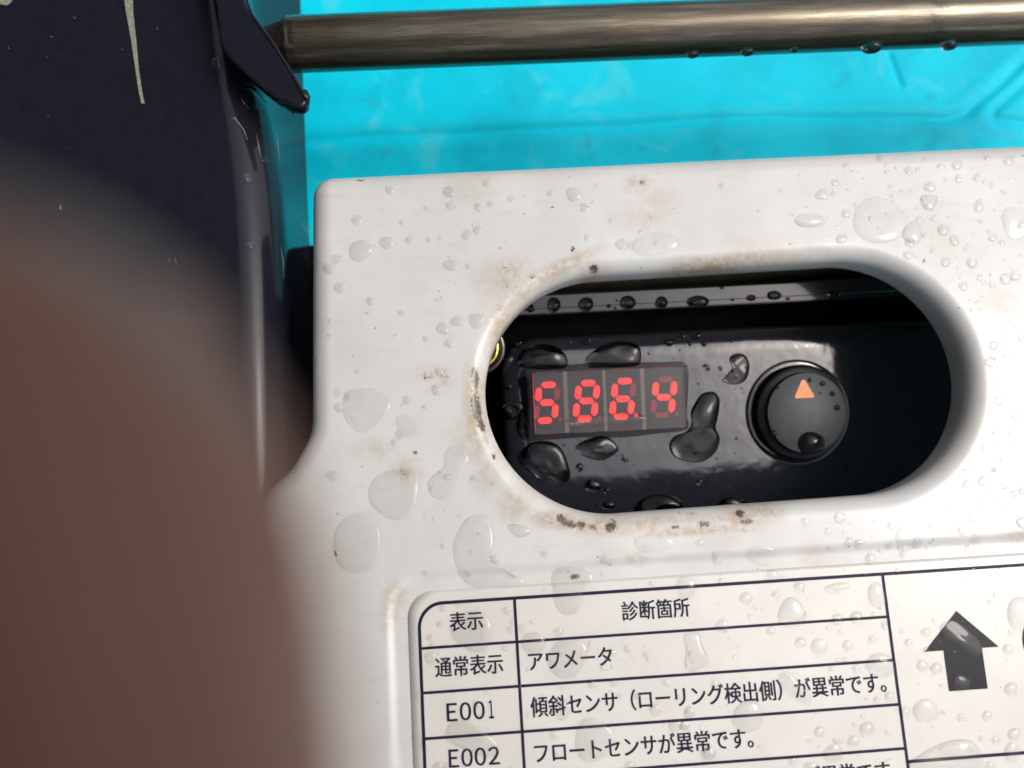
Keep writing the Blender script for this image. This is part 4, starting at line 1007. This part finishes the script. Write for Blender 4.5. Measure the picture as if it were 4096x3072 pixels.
# water wicked round the foot of the display
men = catmull([dl(c4(*p_)) for p_ in [(570, 950), (700, 930), (900, 935), (1100, 915), (1350, 920), (1600, 915), (1770, 930), (1785, 1100), (1775, 1300), (1775, 1420), (1560, 1450), (1300, 1480), (1000, 1480), (700, 1500), (560, 1500), (500, 1400), (530, 1200), (510, 1050)]], 4)
men2 = [dc + du * p[0] + dv * p[1] for p in men]
class SM(Surf):
    def to2(s, x, y): return np.array([x, y])
V, Fc = drop_geo(SM(None, None, 0.0), [tuple(p) for p in men2][::-1], .012, 5.0, .1)
o = mk('water_puddle', V, Fc, m_water_black, None, V[-1], fix=True); tag(o, 'shallow pool wicked all round the foot of the red display', 'water drop', GB)
RL = [(2120,1233,18,18,'small bead at the left end of the rail by the rim'),(2215,1219,28,31,'first big bead from the left on the black rail'),(2344,1217,31,29,'second big bead from the left on the black rail'),(2511,1210,32,29,'third big bead from the left on the black rail'),
 (2646,1209,25,25,'fourth big bead from the left on the black rail'),(2792,1206,46,24,'wide arched bead on the black rail'),(2436,1224,9,9,'tiny bead between second and third big beads on the rail'),(2462,1232,5,5,'pin-point bead left of the third big bead'),(2467,1202,7,6,'faint tiny bead upper left of the third big bead'),
 (3005,1191,19,13,'flat oval bead on the right part of the rail'),(3097,1181,29,19,'rightmost big oval bead on the black rail'),(2885,1150,14,10,'bead on the upper edge of the rail'),(3335,1180,26,16,'irregular wet patch at the dark right end of the rail'),(2931,1199,6,6,'pin-point bead between the wide and the oval bead'),(3153,1195,7,6,'pin-point bead right of the rightmost big bead')]
for x, y, a_, c_, lb in RL: drop(S_rail, ell(x, y, a_, c_, 0, .04), .62 if a_ < 40 else .35, lb, GR)
DLs = [(3245,1772,54,46,'largest bead at the bottom of the grey dial face'),(3095,1734,14,13,'bead at the lower left of the dial face'),(3348,1631,12,12,'bead at the right side of the dial face'),(3329,1575,11,11,'bead upper right of the orange pointer'),(3291,1535,12,11,'bead right of the orange pointer tip'),
 (3239,1520,9,9,'tiny bead touching the orange pointer tip'),(3280,1572,5,5,'pin-point bead right of the orange pointer'),(3111,1551,7,6,'tiny bead at the upper left of the dial face')]
for x, y, a_, c_, lb in DLs: drop(S_dial, ell(x, y, a_, c_, 0, .03), .5, lb, GD)
drop(S_disp, ell(2727,1596,12,12), .45, 'bead at the right end of the display glass', 'rain drops on the display glass')
drop(S_disp, ell(2694,1684,6,7), .45, 'tiny bead below the last digit on the display glass', 'rain drops on the display glass')
drop(S_disp, qa([(865,1340),(980,1325),(1120,1305),(1250,1300),(1440,1315),(1460,1345),(1400,1375),(1180,1370),(980,1395),(870,1385)]), .10, 'thin stretched film of water across the lower middle of the display glass', 'rain drops on the display glass', power=4, wob=.1)
for x, y, r, ry, lb in [(873,253,27,29,'bead on the post edge left of the bracket'),(987,373,41,45,'largest bead on the rounded edge of the post'),(987,294,22,24,'bead between the largest bead and the bracket'),(891,342,8,8,'pin-point bead left of the largest bead'),(1043,614,13,16,'small bead near the right side of the post'),
  (989,710,20,20,'bead on the bright edge of the post below the curved scratch'),(1000,981,15,16,'bead on the post edge level with the cover corner'),(178,228,13,9,'small bead upper left on the post'),(196,147,12,8,'small bead near the top left of the post'),(291,70,11,10,'small bead left of the pale streak at the top'),
  (184,465,14,10,'small bead on the left of the post above the finger blur'),(269,591,10,8,'tiny bead on the flat of the post below the pale streak'),(231,822,24,38,'upright pale glinting drop at the edge of the finger blur'),(623,111,13,10,'small bead right of the pale streak'),(123,130,8,6,'pin-point bead at the top left of the post'),
  (27,190,10,10,'small bead at the left edge of the photo'),(665,1038,20,28,'drop seen through the top of the finger blur'),(1020,330,10,12,'tiny bead right of the largest post bead'),(168,349,6,5,'pin-point bead under the small upper left bead')]:
    drop(S_post, ell(x, y, r, ry, 0, .06), .42, lb, GP)
# beads under the rod
for x, y, a_, h_, lb in [(3488, 195, 46, 26, 'largest drop hanging under the metal rod'), (3798, 186, 38, 20, 'flat drop hanging under the rod at the right'), (2770, 220, 30, 19, 'small drop hanging under the rod left of centre'), (2990, 212, 30, 17, 'second small drop hanging under the rod'), (3178, 204, 18, 11, 'tiny drop hanging under the rod between larger ones')]:
    c = P(x, y, ZR); k = .0535; V = []; Fc = []; nn, mm = 20, 10
    axd = dr; dn = np.array([-dr[1], dr[0], 0]) * -1; dn /= np.linalg.norm(dn); up = np.array([0, 0, 1.0])
    # sag ellipsoid hugging the underside
    for j in range(mm + 1):
        ph = math.pi * j / mm
        for i in range(nn):
            th = 2 * math.pi * i / nn
            V.append(c + axd * a_ * k * math.cos(ph) + dn * (h_ * k * math.sin(ph) * math.cos(th) - h_ * k * .25) + up * (a_ * k * .7 * math.sin(ph) * math.sin(th)))
    for j in range(mm):
        for i in range(nn): Fc.append([j * nn + i, j * nn + (i + 1) % nn, (j + 1) * nn + (i + 1) % nn, (j + 1) * nn + i])
    o = mk('water_drop', V, Fc, water_mat('water_hanging', 0.95, (0.75, 0.78, 0.8)) if not bpy.data.materials.get('water_hanging') else bpy.data.materials['water_hanging'], None, c, fix=True); tag(o, lb, 'water drop', 'drops hanging under the metal rod')
# fine spray nobody could count
def spray(surf, n, region, rmin, rmax, name, label, hr=(.22, .34), flat=1.0):
    VV = []; FF = []; base = 0; tries = 0; k = 0; placed = []
    while k < n and tries < n * 20:
        tries += 1
        x = rng.uniform(region[0], region[2]); y = rng.uniform(region[1], region[3]); p = surf.to2(x, y)
        if not region[4](x, y, p): continue
        r = rmin + (rmax - rmin) * rng.rand() ** 2.6
        if any((x - a) ** 2 + (y - c) ** 2 < (r + q) ** 2 for a, c, q in placed): continue
        placed.append((x, y, r))
        V, Fc = drop_geo(surf, ell(x, y, r, r * rng.uniform(.8, 1.15), rng.rand() * 180, .12, 12)[::-1], rng.uniform(*hr), 2.0, 0, [1.0, .93, .75, .42])
        VV.append(V); FF += [[i + base for i in f] for f in Fc]; base += len(V); k += 1
    o = mk(name, np.vstack(VV), FF, m_water_black if surf is S_box else m_bead, None, None, fix=True); tag(o, label, kind='stuff'); return o
incover = lambda x, y, p: stad(prm, p[0], p[1]) > RO + .5 and _look(_GE, p[0], p[1])[0] > 2 and _look(_GL, p[0], p[1])[0] < -1
spray(S_cov, 150, (1300, 620, 4096, 2350, incover), 6, 24, 'fine_droplets', 'scattered fine raindrops over the white cover', (.12, .18))
spray(S_cov, 160, (3300, 620, 4096, 2250, incover), 5, 26, 'fine_droplets', 'fine raindrops over the right part of the white cover', (.14, .24))
spray(S_lab, 200, (1680, 2250, 4096, 3072, lambda x, y, p: _look(_GL, p[0], p[1])[0] > .8), 4, 13, 'fine_droplets', 'fine raindrops over the printed sticker')
spray(S_box, 55, (2000, 1340, 3000, 2030, lambda x, y, p: stad(prm, *P(x, y, -4)[:2]) < -1 and not (2100 < x < 2780 and 1440 < y < 1760)), 3, 8, 'fine_droplets', 'tiny raindrops on the black lid', (.4, .5))
spray(S_post, 40, (0, 0, 1000, 900, lambda x, y, p: True), 3, 7, 'fine_droplets', 'tiny raindrops on the black post', (.35, .5))

# unseen slab added overhead to the left to block sky; the black paint mirrors it
V, Fc = prism([(-9000, 9000, 2100), (-9000, -9000, 2100), (-330, -9000, 2100), (-330, 9000, 2100)], (0, 0, 40))
o = mk('unseen_sky_blocker', V, Fc, m_sky_blocker, None, (-4000, 0, 2100), smooth=False, fix=True); tag(o, 'unseen dark slab added overhead on the left to block sky light, mirrored in the black paint', 'light blocker')
# ------------------------------------------------------------------ the photographer's phone and hand
def CL(x, y, z): return CAM + RC @ np.array([x, y, z], float)
if True:
    ol = roundpoly([(-146, -60), (14, -60), (14, 14), (-146, 14)], [9, 9, 9, 9], 8)
    V = []; Fc = []
    pr = [(1.2, 1.2), (.35, 1.7), (0, 2.8), (0, 7.2), (.35, 8.4), (1.2, 9.0)]
    n = len(ol)
    for d, z in pr:
        q = inset(ol, d); V += [CL(p[0], p[1], z) for p in q]
    for j in range(len(pr) - 1):
        for i in range(n): Fc.append([j * n + i, j * n + (i + 1) % n, (j + 1) * n + (i + 1) % n, (j + 1) * n + i])
    Fc.append(list(range(n))); Fc.append([(len(pr) - 1) * n + i for i in range(n)])
    ph = thing('phone', 'black smartphone taking the picture, mirrored in the glossy black surfaces', 'phone', CL(-60, -20, 5))
    mk('phone_body', V, Fc, m_phone, ph, fix=True)
    # hand: one continuous skinned surface
    J = {'forearm': (-120, -330, 30, 34), 'wrist': (-72, -205, 22, 25), 'palm': (-52, -150, 16, 27), 'palmtop': (-44, -112, 8, 24),
         'i0': (-17, -88, 0, 11), 'i1': (-12.0, -50, -10, 9), 'i2': (-10.4, -24, -12.5, 8.8), 'i3': (-10.4, -6.8, -12.5, 8.7), 'i4': (-10.95, -1.7, -12.5, 8.0), 'i5': (-12.3, 3.1, -12.5, 5.2),
         'm0': (-38, -86, 0, 11), 'm1': (-35.5, -46, -12, 9.2), 'm2': (-34, -18, -14, 8.4), 'm3': (-33, 4, -12, 7.2),
         'r0': (-57, -90, 1, 10.5), 'r1': (-56, -52, -11, 8.8), 'r2': (-54, -26, -13, 8), 'r3': (-53, -6, -11, 7),
         'l0': (-75, -98, 3, 9.5), 'l1': (-76, -66, -8, 7.6), 'l2': (-74, -46, -10, 7), 'l3': (-73, -30, -9, 6.2),
         't0': (-20, -140, 22, 13), 't1': (2, -112, 26, 11), 't2': (10, -80, 22, 10), 't3': (8, -56, 19, 8.5)}
    ed = [('forearm', 'wrist'), ('wrist', 'palm'), ('palm', 'palmtop'), ('palmtop', 'i0'), ('palmtop', 'm0'), ('palmtop', 'r0'), ('palm', 'l0'), ('palm', 't0'),
          ('i0', 'i1'), ('i1', 'i2'), ('i2', 'i3'), ('i3', 'i4'), ('i4', 'i5'), ('m0', 'm1'), ('m1', 'm2'), ('m2', 'm3'), ('r0', 'r1'), ('r1', 'r2'), ('r2', 'r3'), ('l0', 'l1'), ('l1', 'l2'), ('l2', 'l3'), ('t0', 't1'), ('t1', 't2'), ('t2', 't3')]
    nm = list(J); me = bpy.data.meshes.new('hand_skeleton')
    me.from_pydata([tuple(CL(*J[k][:3]) * S) for k in nm], [(nm.index(a), nm.index(c)) for a, c in ed], [])
    bm = bmesh.new(); bm.from_mesh(me); sk = bm.verts.layers.skin.verify(); bm.verts.ensure_lookup_table()
    for i, k in enumerate(nm):
        bm.verts[i][sk].radius = (J[k][3] * S * (1.0), J[k][3] * S * (0.72 if k in ('palm', 'palmtop', 'wrist') else 0.95)); bm.verts[i][sk].use_root = (k == 'wrist')
    bm.to_mesh(me); bm.free()
    ho = bpy.data.objects.new('hand_tmp', me); COL.objects.link(ho)
    ho.modifiers.new('skin', 'SKIN').use_smooth_shade = True; sb = ho.modifiers.new('sub', 'SUBSURF'); sb.levels = 2; sb.render_levels = 2
    bpy.context.view_layer.update()
    hm = bpy.data.meshes.new_from_object(ho.evaluated_get(bpy.context.evaluated_depsgraph_get()))
    bpy.data.objects.remove(ho)
    hv = np.empty(len(hm.vertices) * 3); hm.vertices.foreach_get('co', hv); hv = hv.reshape(-1, 3) / S
    hf = [list(p.vertices) for p in hm.polygons]
    person = thing('person', 'out of focus fingertip of the photographer covering the lower left corner', 'person', CL(-60, -150, 16))
    hand = mk('hand', hv, hf, m_skin, person, fix=True); print('hand', len(hf))
    V, Fc = tube([CL(-86, -232, 24), CL(-90, -240, 25), CL(-150, -400, 36), CL(-230, -640, 60)], [33, 37, 46, 60], 32)
    mk('sleeve', V, Fc, m_sleeve, person)
    for k, r in (('i4', 7.2), ('m3', 7), ('r3', 6.6), ('l3', 5.8)):
        x, y, z, _ = J[k]; V = []; Fc = []
        for j in range(7):
            for i in range(9):
                u = (i / 8 - .5) * 2; v = (j / 6 - .5) * 2; s = math.sqrt(max(0, 1 - (abs(v) ** 3) * .5))
                a = u * .75 * s; V.append(CL(x + math.sin(a) * r * .98, y + v * 5.2 - 1, z - math.cos(a) * r * .99 + .0))
        for j in range(6):
            for i in range(8): Fc.append([j * 9 + i, j * 9 + i + 1, (j + 1) * 9 + i + 1, (j + 1) * 9 + i])
        mk('fingernail', V, Fc, m_nail, person)
